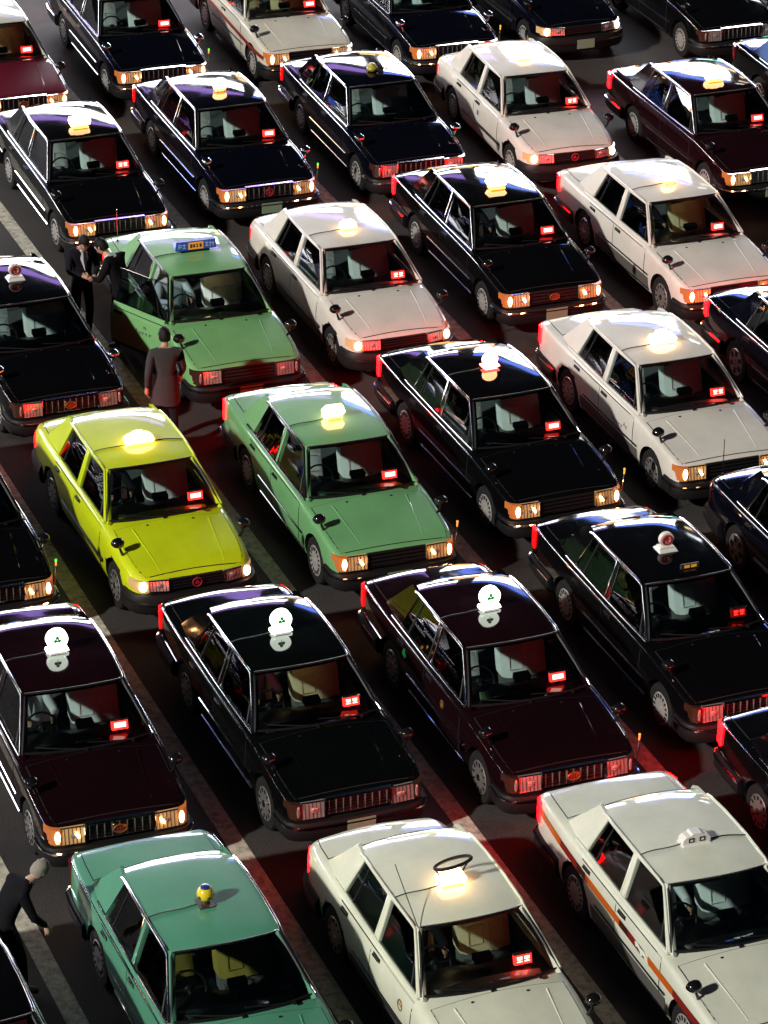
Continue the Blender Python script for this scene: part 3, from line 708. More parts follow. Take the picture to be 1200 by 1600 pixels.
# ------------------------------------------------------------------ roof lamps (origin on the roof, +x forward)
def outline(pts, th, mat, mb, x=0, z=0, sc=1):
    mb.prism([(x + th / 2, p[0] * sc, z + p[1] * sc) for p in pts], (-th, 0, 0), mat)
def circ(r, n=24, cy=0, cz=0, sy=1): return [(cy + r * sy * math.cos(2 * math.pi * i / n), cz + r * math.sin(2 * math.pi * i / n)) for i in range(n)]
def clover(mb, x, z, s, mat, th=.004):
    for a in (90, 210, 330):
        mb.prism([(x, s * .55 * math.cos(R(a)) + p[0], z + s * .55 * math.sin(R(a)) + p[1]) for p in circ(s * .48, 12)], (th, 0, 0), mat)
    mb.prism([(x, -s * .08, z - s * 1.25), (x, s * .08, z - s * 1.25), (x, s * .08, z - s * .3), (x, -s * .08, z - s * .3)], (th, 0, 0), mat)
def lamp_mesh(kind):
    mb = MB()
    def base(w=.30, d=.14, h=.025, mat=BLACK): mb.box((0, 0, h / 2), (d, w, h), mat, taper=.85)
    if kind == 'dome':
        base(.36, .15, .03, LAMPO)
        pts = [(-.19, 0), (.19, 0), (.185, .05), (.14, .085), (.085, .10), (.05, .125), (-.05, .125), (-.085, .10), (-.14, .085), (-.185, .05)]
        outline(pts, .12, LAMPW, mb, 0, .03)
    elif kind == 'crown':
        base(.30, .16, .025, LAMPU)
        pts = [(-.16, 0), (.16, 0), (.19, .05), (.15, .10), (.09, .095), (.075, .145), (-.075, .145), (-.09, .095), (-.15, .10), (-.19, .05)]
        outline(pts, .15, LAMPW, mb, 0, .025)
    elif kind == 'crown_orange':
        base(.26, .14, .04, LAMPO)
        pts = [(-.15, 0), (.15, 0), (.17, .06), (.16, .12), (.09, .125), (.06, .15), (-.06, .15), (-.09, .125), (-.16, .12), (-.17, .06)]
        outline(pts, .11, LAMPW, mb, 0, .04)
    elif kind == 'crown_off':
        base(.34, .16, .02, LAMPU)
        pts = [(-.16, 0), (.16, 0), (.155, .05), (.12, .085), (.07, .095), (.05, .12), (-.05, .12), (-.07, .095), (-.12, .085), (-.155, .05)]
        outline(pts, .12, LAMPU, mb, 0, .02)
        for y in (-.062, .062):
            mb.box((.0625, y, .065), (.006, .062, .05), BLACK); mb.box((.066, y, .065), (.004, .03, .022), LAMPU)
    elif kind == 'box':
        base(.24, .14, .03, LAMPO)
        mb.box((0, 0, .065), (.13, .235, .07), LAMPW, taper=.92); mb.box((0, 0, .115), (.11, .17, .03), LAMPW, taper=.8)
    elif kind == 'trapezoid':
        base(.24, .15, .045, LAMPO)
        outline([(-.13, 0), (.13, 0), (.17, .06), (.13, .125), (-.13, .125), (-.17, .06)], .10, LAMPW, mb, 0, .045)
    elif kind == 'round':
        base(.17, .15, .025, LAMPU)
        mb.ball((0, 0, .115), (.075, .125, .095), LAMPW, 16, 10); mb.lathe([(.10, .02), (.11, .05)], LAMPO, n=16, sx=.8)
    elif kind == 'round_pink':
        base(.18, .15, .025, LAMPR)
        mb.ball((0, 0, .125), (.07, .115, .105), LAMPW, 16, 10); mb.box((0, 0, .035), (.14, .24, .02), LAMPR)
    elif kind == 'hex':
        base(.20, .12, .02, LAMPU)
        outline([(-.14, .01), (.09, .01), (.15, .07), (.12, .155), (-.09, .155), (-.15, .10)], .09, LAMPW, mb, 0, .02); mb.box((0, 0, .03), (.13, .18, .02), LAMPO)
    elif kind == 'clover':
        base(.20, .16, .02, LAMPU)
        mb.prism([(.035, p[0], p[1]) for p in circ(.125, 28, 0, .165)], (-.07, 0, 0), LAMPC)
        outline([(-.13, 0), (.13, 0), (.12, .03), (-.12, .03)], .11, LAMPC, mb, 0, .02)
        for sg in (1, -1): clover(mb, sg * .036, .165, .048, GREENM, sg * .004)
    elif kind == 'disc_off':
        base(.25, .20, .025, LAMPU)
        outline([(-.12, 0), (.12, 0), (.09, .035), (-.09, .035)], .12, LAMPU, mb, 0, .02)
        mb.prism([(.03, p[0], p[1]) for p in circ(.092, 26, 0, .14)], (-.06, 0, 0), LAMPU)
        ring = [(.031, .058 * math.cos(a), .14 + .058 * math.sin(a)) for a in [2 * math.pi * i / 20 for i in range(21)]]
        mb.tube(ring, .013, REDM, 5)
        mb.box((.031, 0, .14), (.006, .022, .07), REDM); mb.box((.031, 0, .15), (.006, .06, .016), REDM)
    elif kind == 'board':
        mb.box((0, 0, .02), (.09, .42, .04), BLACK); mb.box((0, 0, .105), (.10, .62, .135), BLUEB, taper=.96)
        for sg in (1, -1):
            mb.box((sg * .0515, 0, .10), (.006, .225, .105), YELB)
            for k, (yy, ww, hh, zz) in enumerate([(-.07, .03, .055, .10), (-.028, .028, .05, .10), (.018, .034, .012, .12), (.018, .034, .012, .085), (.018, .010, .055, .10), (.07, .03, .055, .10)]):
                mb.box((sg * .0552, yy, zz), (.003, ww, hh), DECAL)
            for yy, ww, hh, zz in [(-.255, .012, .07, .105), (-.235, .045, .012, .125), (-.235, .045, .012, .095), (-.175, .05, .011, .12), (-.175, .011, .075, .10), (-.175, .045, .011, .075), (.165, .05, .011, .125), (.165, .011, .07, .105), (.165, .05, .011, .08), (.215, .011, .075, .10), (.235, .04, .011, .115), (.262, .011, .065, .10)]:
                mb.box((sg * .0515, yy, zz), (.005, ww, hh), BLUEL)
    elif kind == 'ball':
        mb.box((0, 0, .008), (.19, .17, .016), BROWN); mb.lathe([(.05, .016), (.04, .05)], BROWN, n=16)
        mb.ball((0, 0, .125), .088, BALLY, 22, 14)
        mb.lathe([(.052, .196), (.045, .212), (.02, .219)], BALLB, n=16)
        for a in (10, 82, 154, 226, 298):
            d = Vector((math.cos(R(a)) * .94, math.sin(R(a)) * .94, -.20)).normalized()
            mb.ball(Vector((0, 0, .125)) + d * .072, .026, BROWN, 8, 6)
    elif kind == 'hoop':
        base(.24, .14, .03, LAMPO)
        outline([(-.14, 0), (.14, 0), (.155, .05), (.12, .11), (.05, .135), (-.05, .135), (-.12, .11), (-.155, .05)], .12, LAMPW, mb, 0, .03)
        c = Vector((-.02, .03, .235)); M = Matrix.Rotation(R(8), 3, 'X')
        ring = [c + M @ Vector((.075 * math.cos(a), .20 * math.sin(a), 0)) for a in [2 * math.pi * i / 28 for i in range(29)]]
        mb.tube(ring, .019, BLACK, 8); mb.tube([(0, -.12, .12), ring[21]], .01, BLACK); mb.tube([(0, .12, .12), ring[7]], .01, BLACK)
    elif kind == 'small':
        base(.20, .13, .02, BLACK); mb.lathe([(.085, .02), (.095, .05), (.075, .09), (.06, .10), (.05, .125), (.02, .135)], DULLY, n=18)
    return mb.mesh('roof_lamp_' + kind, 30)
def cord_mesh(x, both):
    mb = MB()
    for s in ((-1, 1) if both else (-1,)):
        pts = [(x + .012 * math.sin(7 * t + s), s * lerp(.08, roof_hw(x) - .005, t), roof_z(x, lerp(.08, .97, t)) + .006) for t in [i / 8 for i in range(9)]]
        mb.tube(pts, .007, BLACK, 5)
    return mb.mesh('lamp_cord')

# ------------------------------------------------------------------ one taxi
LETTER = [(-.16, .0, .05, .010), (-.16, .018, .010, .045), (-.10, .0, .045, .010), (-.10, -.018, .01, .04), (-.04, .01, .045, .01), (-.04, -.012, .012, .035), (.03, .008, .05, .010), (.03, -.015, .01, .03), (.10, .0, .012, .045), (.12, .012, .045, .01)]
def decal(o, st, x, z, pieces, mat, s=-1, name='door_lettering', off=(0, 0, 0)):
    mb = MB()
    for dx, dz, w, h in pieces:
        y = side_y(st, x + dx, z + dz) + .0065
        mb.box((x + dx - off[0], s * y - off[1], z + dz), (w, .003, h), mat)
    return part(name, mb.mesh(name), o)
def side_strip(o, st, name, runs, s=-1, off=.0085):
    mb = MB()
    for x0, x1, za0, za1, zb0, zb1, mat in runs:      # lower/upper z at x0 and x1
        P = []
        n = max(2, int(abs(x1 - x0) / .12) + 1)
        for i in range(n + 1):
            t = i / n; x = lerp(x0, x1, t); a, b = lerp(za0, zb0, t), lerp(za1, zb1, t)
            P.append([Vector((x, s * (side_y(st, x, z) + off), z)) for z in (a, lerp(a, b, .5), b)])
        mb.grid(P, mat)
    return part(name, mb.mesh(name, fix=False), o)
GROUPN = 'taxis queued nose to tail in the lanes'
def taxi(key, x, y, dt, st, pnt, label, roofp=None, lamp=None, lampx=-.30, lit=True, tail=TAIL_DIM, led=True, trim='chrome', seat='white', wheel='cover', chrome_grille=None, emblem=None, dome=False, open_door=False, pole=False, antenna=None, cord=1, mirror='black', detail=True):
    o = thing('taxi', label, 'taxi', GROUPN, (x, y, 0), HEAD + dt)
    tm = {'chrome': CHROME, 'black': BLACKG, 'body': pnt}[trim]
    sl = {'paint_slot': pnt, 'trim_slot': tm, 'seat_slot': {'white': COVER, 'cream': COVERY, 'olive': SEATY}[seat]}
    def add(nm, k, fn, parent=None, slots=sl, **kw): return part(nm, cached(k, fn), parent or o, slots=slots, **kw)
    body = add('body', ('body', st, open_door), lambda: body_mesh(st, open_door))
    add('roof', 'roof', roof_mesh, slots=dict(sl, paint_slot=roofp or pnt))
    hood = add('hood', ('hood', st), lambda: patch_top(st, 1.0, 2.0 if st == 'boxy' else 1.975, lambda x_: interps(STYLES[st]['W'], x_) * (.895 if st == 'boxy' else .85) - .01 + .0 * x_).mesh('hood', 40))
    add('trunk_lid', ('trunk', st), lambda: patch_top(st, -2.455 if st == 'boxy' else -2.36, -1.90, lambda x_: interps(STYLES[st]['W'], x_) * .87 - .03).mesh('trunk_lid', 40))
    # the two raised creases and washer nozzles of the bonnet
    for s in (-1, 1):
        add('crease', ('crease', st, s), lambda: MB().tube([(x_, s * lerp(.50, .42, t), top_z(st, x_, .46) - .001) for t in [i / 8 for i in range(9)] for x_ in [lerp(1.08, 1.93, t)]], .012, PAINT, 8).mesh('crease'), hood)
        add('washer_nozzle', ('nozz', st, s), lambda: MB().ball((1.07, s * .30, top_z(st, 1.07, .30) + .006), (.014, .02, .010), BLACK, 8, 5).mesh('nozzle'), hood)
    for which in ('front', 'rear'):
        for s in (-1, 1):
            op = open_door and which == 'front' and s == -1
            d = add('door', ('door', st, which, s, op), lambda: door_mesh(st, which, s, op))
            pn = add('window_pane', ('pane', which, s, op), lambda: pane_mesh(which, s, op), d)
            add('window_frame', ('frame', which, s, op), lambda: frame_mesh(which, s, op), d)
            hs = dict(sl); hs['trim_slot'] = CHROME if trim == 'chrome' else BLACKG
            add('door_handle', ('handle', st, which, s, op), lambda: handle_mesh(st, which, s, op), d, slots=hs)
            if op: d.location = (HINGE[0], HINGE[1], 0); d.rotation_euler = (0, 0, R(27)); o['_door'] = 1; door_o = d
    w = add('windshield', 'ws', screen_mesh); add('rubber_seal', 'wsseal', seal_mesh, w)
    add('wiper', 'wip1', lambda: wiper_mesh(-.05, -.60), w); add('wiper', 'wip2', lambda: wiper_mesh(.50, -.02), w)
    w = add('rear_window', 'rw', lambda: screen_mesh(True)); add('rubber_seal', 'rwseal', lambda: seal_mesh(True), w)
    cg = (trim == 'chrome' and st == 'boxy') if chrome_grille is None else chrome_grille
    bs = dict(sl); bs['trim_slot'] = CHROME if trim == 'chrome' else BLACKG
    add('front_bumper', ('fb', st), lambda: bumper_mesh(st, True), slots=bs); add('rear_bumper', ('rb', st), lambda: bumper_mesh(st, False), slots=bs)
    add('number_plate', 'plate', lambda: MB().box((2.235, 0, .38), (.012, .33, .165), PLATE).mesh('plate'))
    gr = add('grille', ('grille', st, cg), lambda: grille_mesh(st, cg))
    if emblem: add('emblem', ('emb', st, emblem), lambda: emblem_mesh(st, emblem), gr)
    for s in (-1, 1):
        hl = add('headlight', ('hl', st, s, lit and st == 'boxy'), lambda: headlight_mesh(st, s, lit and st == 'boxy'), slots=bs)
        add('corner_lamp', ('cl', st, s, lit), lambda: corner_mesh(st, s, lit), hl)
        add('taillight', ('tl', st, s, tail.name), lambda: tail_mesh(st, s, tail))
        mm = dict(sl); mm['trim_slot'] = CHROME if mirror == 'chrome' else BLACKG
        m = add('fender_mirror', ('mir', s), lambda: mirror_mesh(s, 0), slots=mm); add('mirror_glass', ('mirg', s), lambda: mirror_glass(s), m)
        add('side_moulding', ('mould', st, s), lambda: moulding_mesh(st, s), slots=bs)
        add('belt_moulding', ('belt', st, s), lambda: belt_mesh(st, s), slots=bs if trim != 'body' else sl)
        add('drip_rail', ('rail', s), lambda: rail_mesh(s), slots=sl)
        if st == 'boxy' and trim == 'chrome': add('shoulder_trim', ('shoulder', st, s), lambda: shoulder_mesh(st, s))
        for ax in (AX, -AX):
            t = add('wheel', 'tyre', tyre_mesh, loc=(ax, s * .735, .312), rot=(0, random.uniform(0, 6), 0))
            add('rim', ('rim', wheel, s), lambda: rim_mesh(wheel, s), t)
    for yy in (-.37, .37):
        fx = (.20, 0, .02) if yy > 0 else None
        se = add('front_seat', ('seat', yy), lambda: seat_part(yy), loc=fx); add('seat_cover', ('cover', yy), lambda: cover_part(yy), se)
    add('rear_seat', 'rseat', rear_seat_mesh); add('dashboard', 'dash', dash_mesh); add('steering_wheel', 'steer', steering_mesh)
    add('interior_mirror', 'imir', interior_mirror)
    jig = random.Random(key)
    if led is not None:
        var = led if led in (2,) else (1 if key in ('D4', 'C3', 'E2', 'B1', 'B4', 'F2') else 0)
        add('vacancy_sign', ('led', bool(led), var), (lambda: led_mesh(var)) if led else led_off_mesh, loc=(jig.uniform(-.04, .02), jig.uniform(-.05, .03), jig.uniform(-.012, .012)), rot=(0, 0, 0))
    add('fare_meter', 'meter', meter_mesh)
    if dome: add('dome_light', 'dome', lambda: MB().box((.0, 0, 1.375), (.10, .13, .022), DOMEL, taper=.9).mesh('dome'))
    if lamp:
        l = add('roof_lamp', ('lamp', lamp), lambda: lamp_mesh(lamp), loc=(lampx, .01, roof_z(lampx, 0) - .003))
        if cord:
            c = part('lamp_cord', cached(('cord', round(lampx, 2), cord), lambda: cord_mesh(lampx, cord == 2)), l); c.location = (-lampx, -.01, -roof_z(lampx, 0) + .003)
    if pole:
        pl = add('corner_pole', 'pole', lambda: MB().tube([(2.06, .80, .62), (2.07, .815, .93)], .006, CHROME, 5).mesh('pole'))
        add('pole_tip', ('tip', pole), lambda: MB().tube([(2.068, .813, .88), (2.07, .815, .935)], .011, TIPA, 6).ball((2.07, .815, .95), .016, TIPG if pole == 'green' else TIPA, 8, 6).mesh('pole_tip'), pl)
    if antenna == 'roof': add('antenna', 'antr', lambda: MB().tube([(.28, -.57, 1.36), (-.30, -.60, 1.78)], .005, CHROME, 5).mesh('antenna'))
    if antenna == 'trunk': add('antenna', 'antt', lambda: MB().tube([(-2.25, -.62, .92), (-2.27, -.62, 1.42)], .006, CHROME, 5).ball((-2.25, -.62, .93), .02, BLACK, 8, 6).mesh('antenna'))
    if open_door:
        mb = MB()
        for k, (dx, dz, ww, hh) in enumerate([(0, .10, .05, .010), (-.015, .085, .010, .04), (.02, .085, .012, .04)] + [(a, b, c_, d_) for a, b, c_, d_ in LETTER]):
            X = -.36 + dx + .75; Z = .62 + dz
            mb.box((X - HINGE[0], -(side_y(st, X, Z) + .0065) - HINGE[1], Z), (ww, .003, hh), DECAL)
        part('door_lettering', mb.mesh('door_lettering'), door_o)
    return o

C = {}
PNT = {k: paint(k, v) for k, v in dict(
    black=(.0025, .0025, .003), black_navy=(.002, .0024, .0055), black_green=(.0022, .003, .0028), maroon=(.0085, .0022, .0034), maroon_dark=(.010, .0022, .0035), red=(.11, .004, .014),
    white=(.66, .63, .575), white_lit_cool=(.64, .665, .56), white_lit_green=(.68, .71, .57), cream=(.60, .575, .49), green=(.15, .37, .155), green_yellow=(.17, .40, .155), sea=(.085, .31, .195), lime=(.55, .66, .006)).items()}  # near whites take the greenish tint of the light into their paint
def T(key, *a, **k): C[key] = taxi(key, *a, **k); return C[key]
# ---- row at the back
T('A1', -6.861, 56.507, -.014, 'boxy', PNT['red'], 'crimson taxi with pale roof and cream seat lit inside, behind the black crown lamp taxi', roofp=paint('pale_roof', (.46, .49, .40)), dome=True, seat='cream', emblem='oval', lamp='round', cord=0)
T('A2', -4.625, 58.072, -.026, 'boxy', PNT['black_navy'], 'black taxi with navy sheen beside the crimson taxi, with chrome mirrors', mirror='chrome', pole='green', tail=TAIL_ON, lamp='round', cord=0)
T('A3', -2.169, 59.151, -.019, 'boxy', PNT['cream'], 'cream taxi with a dark red stripe along its side and lit headlights', dome=True, seat='cream', trim='body', lamp='round', cord=0)
T('A4', .352, 59.599, -.020, 'boxy', PNT['black_navy'], 'black taxi with chrome mirrors standing behind the white taxi, beside the moving lane', mirror='chrome', led=False, pole='amber', lamp='crown_orange', cord=0)
T('A5', 2.56, 60.82, 0, 'round', PNT['black_navy'], 'dark taxi with white lamps driving down the open lane behind the maroon moving taxi', trim='black', lamp='round', cord=0)
T('A7', 5.352, 60.829, 0, 'boxy', PNT['black'], 'black taxi with unlit headlights waiting in the lane beyond the moving cars', lit=False, lamp='disc_off', led=False, tail=TAIL)
# ---- second row
T('B1', -4.872, 51.326, -.011, 'boxy', PNT['black'], 'black taxi with a lit crown lamp, behind the green taxi with open door', lamp='crown_orange', lampx=-.08, led=True, cord=0)
T('B2', -2.672, 52.84, -.003, 'boxy', PNT['black_navy'], 'black taxi with a lit globe lamp and round red badge on its grille', lamp='round', lampx=-.34, emblem='badge', mirror='chrome', pole='green', cord=0)
T('B3', -.282, 54.023, -.014, 'boxy', PNT['black_navy'], 'navy black taxi with a small unlit yellow roof lamp', lamp='small', lampx=-.22, lit=False, led=False, mirror='chrome', tail=TAIL_DIM, cord=0)
T('B4', 2.246, 54.661, -.041, 'round', PNT['white'], 'white taxi with rounded tail and a small blue sticker on its rear door', trim='body', lamp='box', lampx=-.30, emblem='badge', cord=0)
T('B5', 5.289, 53.996, 0, 'boxy', PNT['maroon_dark'], 'dark maroon taxi with a large lit orange roof lamp driving down the open lane', lamp='crown_orange', lampx=-.15, tail=TAIL_ON, emblem='badge', cord=0)
T('B6', 7.528, 55.563, 0, 'boxy', PNT['black'], 'black taxi with chrome trim queued ahead of the black taxi with unlit headlights', lamp='round', tail=TAIL, cord=0, mirror='chrome')
# ---- third row
T('C1', -5.107, 44.916, .015, 'boxy', PNT['black'], 'black taxi with an unlit white disc lamp, beside the two men in suits', lamp='disc_off', lampx=-.45, lit=False, led=False, mirror='chrome', emblem='oval', cord=0)
T('C2', -2.664, 46.098, -.019, 'boxy', PNT['green_yellow'], 'pale green taxi with its driver door open and a blue roof board', lamp='board', lampx=-.42, lit=False, led=False, trim='black', chrome_grille=False, open_door=True, dome=True, wheel='alloy', antenna='trunk')
T('C3', -.544, 47.24, 0, 'round', PNT['white'], 'white taxi with a lit box lamp beside the green taxi with an open door', lamp='box', lampx=-.22, trim='body', wheel='steel')
T('C4', 1.659, 48.989, -.008, 'boxy', PNT['black'], 'black taxi with a lit trapezoid lamp and an oval badge glowing orange', lamp='trapezoid', lampx=-.22, emblem='oval', chrome_grille=False, tail=TAIL_ON, cord=0)
T('C5', 4.294, 49.309, .010, 'boxy', PNT['white'], 'white taxi with a lit globe lamp and a cream seat cover glowing inside', lamp='round', lampx=-.24, trim='body', dome=True, seat='cream', tail=TAIL_ON, chrome_grille=False, wheel='steel')
# ---- fourth row
T('D0', -5.526, 39.402, 0, 'boxy', PNT['black'], 'black taxi with a green tipped corner pole, beside the lime yellow taxi', pole='green', lamp='disc_off', led=False, cord=0)
T('D1', -3.076, 39.925, .004, 'round', PNT['lime'], 'lime yellow taxi with a lit dome lamp and a triangle badge', lamp='dome', lampx=-.23, trim='body', emblem='badge', tail=TAIL_ON, wheel='steel', cord=2)
T('D2', -.577, 40.69, -.014, 'boxy', PNT['green'], 'sage green taxi with a lit six sided roof lamp', lamp='hex', lampx=-.33, trim='black', chrome_grille=False, pole='amber', tail=TAIL_ON, antenna=None)
T('D3', 1.553, 42.232, .018, 'boxy', PNT['black'], 'black taxi with a pink glowing round roof lamp', lamp='round_pink', lampx=-.48, tail=TAIL_ON, pole='amber', chrome_grille=False)
T('D4', 3.815, 43.428, .003, 'boxy', PNT['white'], 'white taxi with a bright crown lamp and dark lettering on its door', lamp='crown', lampx=-.20, trim='body', tail=TAIL_ON, chrome_grille=False, wheel='steel')
T('D5', 6.25, 44.522, .006, 'boxy', PNT['black_navy'], 'black alloy wheeled taxi with lit taillight, ahead of the white taxi with globe lamp', wheel='alloy', tail=TAIL_ON, lamp='round', cord=0)
# ---- fifth row
T('E1', -3.537, 34.244, -.022, 'boxy', PNT['maroon'], 'dark maroon taxi with a lit clover disc lamp and a green card on its dashboard', lamp='clover', lampx=-.46, emblem='oval', wheel='steel')
T('E2', -1.013, 34.858, .006, 'boxy', PNT['black_green'], 'black taxi with a lit clover disc lamp and a cream seat cover lit inside', lamp='clover', lampx=-.42, lit=False, dome=True, seat='cream', wheel='steel')
T('E3', 1.404, 35.518, 0, 'boxy', PNT['maroon'], 'maroon black taxi with clover disc lamp and a green clover sticker on its door', lamp='clover', lampx=-.43, lit=False, emblem='oval', tail=TAIL_DIM, pole='amber', wheel='steel')
T('E4', 3.55, 37.157, .006, 'boxy', PNT['black'], 'black taxi with an unlit disc lamp and a small panel above its windscreen', lamp='disc_off', lampx=-.38, lit=False, led=2, cord=0)
T('E5', 5.789, 38.735, 0, 'round', PNT['black_navy'], 'black round tailed taxi with trunk aerial, ahead of the crown lamp white taxi', wheel='alloy', tail=TAIL, antenna='trunk', trim='chrome', lamp='round', cord=0)
# ---- front row
T('F0', lanept(6.66, -27.2).x, lanept(6.66, -27.2).y, 0, 'boxy', PNT['black'], 'black taxi beside the bending grey haired person, only a roof edge in view', lamp=None, tail=TAIL)
T('F1', -1.592, 29.233, .004, 'boxy', PNT['sea'], 'sea green taxi with a yellow ball roof lamp', lamp='ball', lampx=-.36, trim='chrome', seat='olive', led=False, lit=False, tail=TAIL)
T('F2', .855, 29.769, .009, 'round', PNT['white_lit_green'], 'white taxi with rounded tail and a lit lamp under a black hoop', lamp='hoop', lampx=-.28, trim='body', dome=True, seat='cream', antenna='roof', tail=TAIL_ON, wheel='steel')
T('F3', 3.408, 30.647, -.002, 'boxy', PNT['white_lit_cool'], 'white taxi with an orange red side stripe and an unlit crown lamp', lamp='crown_off', lampx=-.30, trim='body', led=False, tail=TAIL_ON, cord=2)
T('F4', 5.536, 32.399, .007, 'boxy', PNT['black'], 'black taxi with lit taillight, ahead of the black taxi with small roof panel', tail=TAIL_ON, lamp='round', cord=0, wheel='steel')

# markings and cards of single taxis
decal(C['D4'], 'boxy', .33, .58, LETTER + [(a + .35, b + .05, c, d) for a, b, c, d in LETTER[:4]], DECAL)
side_strip(C['B4'], 'round', 'blue_sticker', [(-.14, -.07, .60, .68, .60, .68, BLUED)])
_mb = MB(); clover(_mb, 0, 0, .058, GREENM, .004)
_me = bpy.data.meshes.new('x'); _mb2 = MB(); _mb2.v = [(v[1] - .92, -(side_y('boxy', -.92, .70) + .008) - v[0] * .5, v[2] + .72) for v in _mb.v]; _mb2.f = _mb.f; _mb2.m = _mb.m; _mb2.mats = _mb.mats
part('clover_sticker', _mb2.mesh('clover_sticker'), C['E3'])
def ring_badge(car, st, x, z, mat, r=.045):
    y = side_y(st, x, z) + .008
    part('door_badge', MB().tube([(x + r * math.cos(a), -y, z + r * 1.15 * math.sin(a)) for a in [2 * math.pi * i / 18 for i in range(19)]], .008, mat, 5).box((x, -y, z), (.05, .006, .012), mat, Matrix.Rotation(R(35), 4, 'Y')).mesh('door_badge'), C[car])
ring_badge('F2', 'round', .52, .66, GOLD, .052); ring_badge('E3', 'boxy', .28, .68, GOLD, .04)
# the striped taxi: stripe pieces, white leaping figure, grey lower side
side_strip(C['F3'], 'boxy', 'side_stripe', [
    (-2.40, -1.75, .715, .80, .675, .765, STR_O), (-1.75, -1.30, .675, .765, .655, .745, STR_R), (-1.30, -1.08, .655, .745, .65, .735, STR_D), (-1.08, -.20, .65, .735, .63, .715, STR_O),
    (-.20, .02, .63, .715, .625, .71, STR_D), (.02, .26, .625, .71, .62, .705, STR_R), (.26, .42, .62, .705, .615, .70, STR_D), (.50, 1.10, .612, .70, .60, .685, STR_O), (1.10, 1.95, .60, .685, .56, .645, STR_R)])
fy = side_y('boxy', .33, .67) + .012
part('stripe_figure', MB().prism([(.20, -fy, .70), (.26, -fy, .715), (.33, -fy, .69), (.42, -fy, .70), (.50, -fy, .66), (.53, -fy, .60), (.47, -fy, .635), (.40, -fy, .65), (.36, -fy, .60), (.33, -fy, .645), (.27, -fy, .665), (.22, -fy, .645)], (0, -.003, 0), STR_W).mesh('stripe_figure'), C['F3'])
for k in ('F3', 'F2', 'C5', 'D4', 'C3'):
    st = 'round' if k in ('F2', 'C3') else 'boxy'
    side_strip(C[k], st, 'lower_side_panel', [(-.93, .93, .235, .455 if st == 'boxy' else .40, .235, .455 if st == 'boxy' else .40, GREYLOW)], off=.0075)
side_strip(C['A3'], 'boxy', 'side_stripe', [(-2.3, 1.95, .68, .76, .55, .62, STR_R)])
part('roof_panel_sign', MB().box((.12, .09, roof_z(.12, .1) + .03), (.03, .24, .06), DECAL).box((.137, .05, roof_z(.12, .1) + .03), (.004, .07, .035), YELB).box((.137, .14, roof_z(.12, .1) + .03), (.004, .07, .035), YELB).mesh('roof_panel_sign'), C['E4'])
part('dashboard_card', MB().box((.74, .02, .925), (.10, .30, .006), PAPER, Matrix.Rotation(R(-24), 4, 'Y')).mesh('dashboard_card'), C['E1'])
part('dashboard_card', MB().box((.70, -.50, .96), (.05, .11, .09), PAPER, Matrix.Rotation(R(-30), 4, 'Y')).mesh('dashboard_card'), C['E3'])

# ------------------------------------------------------------------ people
SKIN = pmat('skin', (.42, .235, .155), 0.55, noise=.08); SKIN2 = pmat('skin_pale', (.50, .31, .22), 0.55, noise=.08)
HAIRB = pmat('hair_black', (.006, .005, .005), 0.6, noise=.3, nscale=60, bump=.6, spec=.2); HAIRG = pmat('hair_grey', (.30, .28, .24), 0.7, noise=.45, nscale=45, bump=.8, spec=.2)
EYEW = pmat('eye_white', (.7, .7, .68), 0.3); MOUTH = pmat('lip', (.25, .08, .06), 0.5)
SHOE = pmat('shoe_black', (.008, .008, .008), 0.3)
def cloth(n, c): return pmat('cloth_' + n, c, 0.9, noise=.18, nscale=14, bump=.3, spec=.12)
def head_geo(mb, c, fwd, up, skin, sc=1.0):
    fwd = Vector(fwd).normalized(); up = Vector(up); up = (up - fwd * up.dot(fwd)).normalized(); lf = up.cross(fwd)
    M = Matrix((fwd, lf, up)).transposed(); c = Vector(c)
    n, m = 18, 14; vs_ = []; fs = []
    for k in range(m + 1):
        t = -math.pi / 2 + math.pi * k / m
        for i in range(n):
            a = 2 * math.pi * i / n; x, y, z = math.cos(t) * math.cos(a), math.cos(t) * math.sin(a), math.sin(t)
            jaw = 1 - .28 * max(0, -z) ** 1.2
            X, Y, Z = .096 * x * (1 - .10 * max(0, -z)), .075 * y * jaw, .118 * z
            if z < -.2 and x > 0: X += .012 * (-z)
            if abs(a if a < math.pi else a - 2 * math.pi) < .3 and -.38 < z < .12: X += .020 * (1 - abs(z + .2) / .35)
            vs_.append(c + M @ Vector((X, Y, Z)) * sc)
    for k in range(m):
        for i in range(n):
            j = (i + 1) % n; fs.append((k * n + i, k * n + j, (k + 1) * n + j, (k + 1) * n + i))
    mb.add(vs_, fs, skin)
    def at(x, y, z): return c + M @ Vector((x, y, z)) * sc
    for s in (-1, 1):
        mb.ball(at(.084, s * .030, .008), .012 * sc, EYEW, 8, 6); mb.ball(at(.094, s * .030, .008), .006 * sc, HAIRB, 6, 4)
        mb.box(at(.090, s * .030, .030), (.012, .034, .006), HAIRB, M.to_4x4()); mb.ball(at(-.004, s * .076, -.005), (.016, .010, .028), skin, 8, 6)
    mb.box(at(.092, 0, -.062), (.012, .045, .010), MOUTH, M.to_4x4())
    return M, c
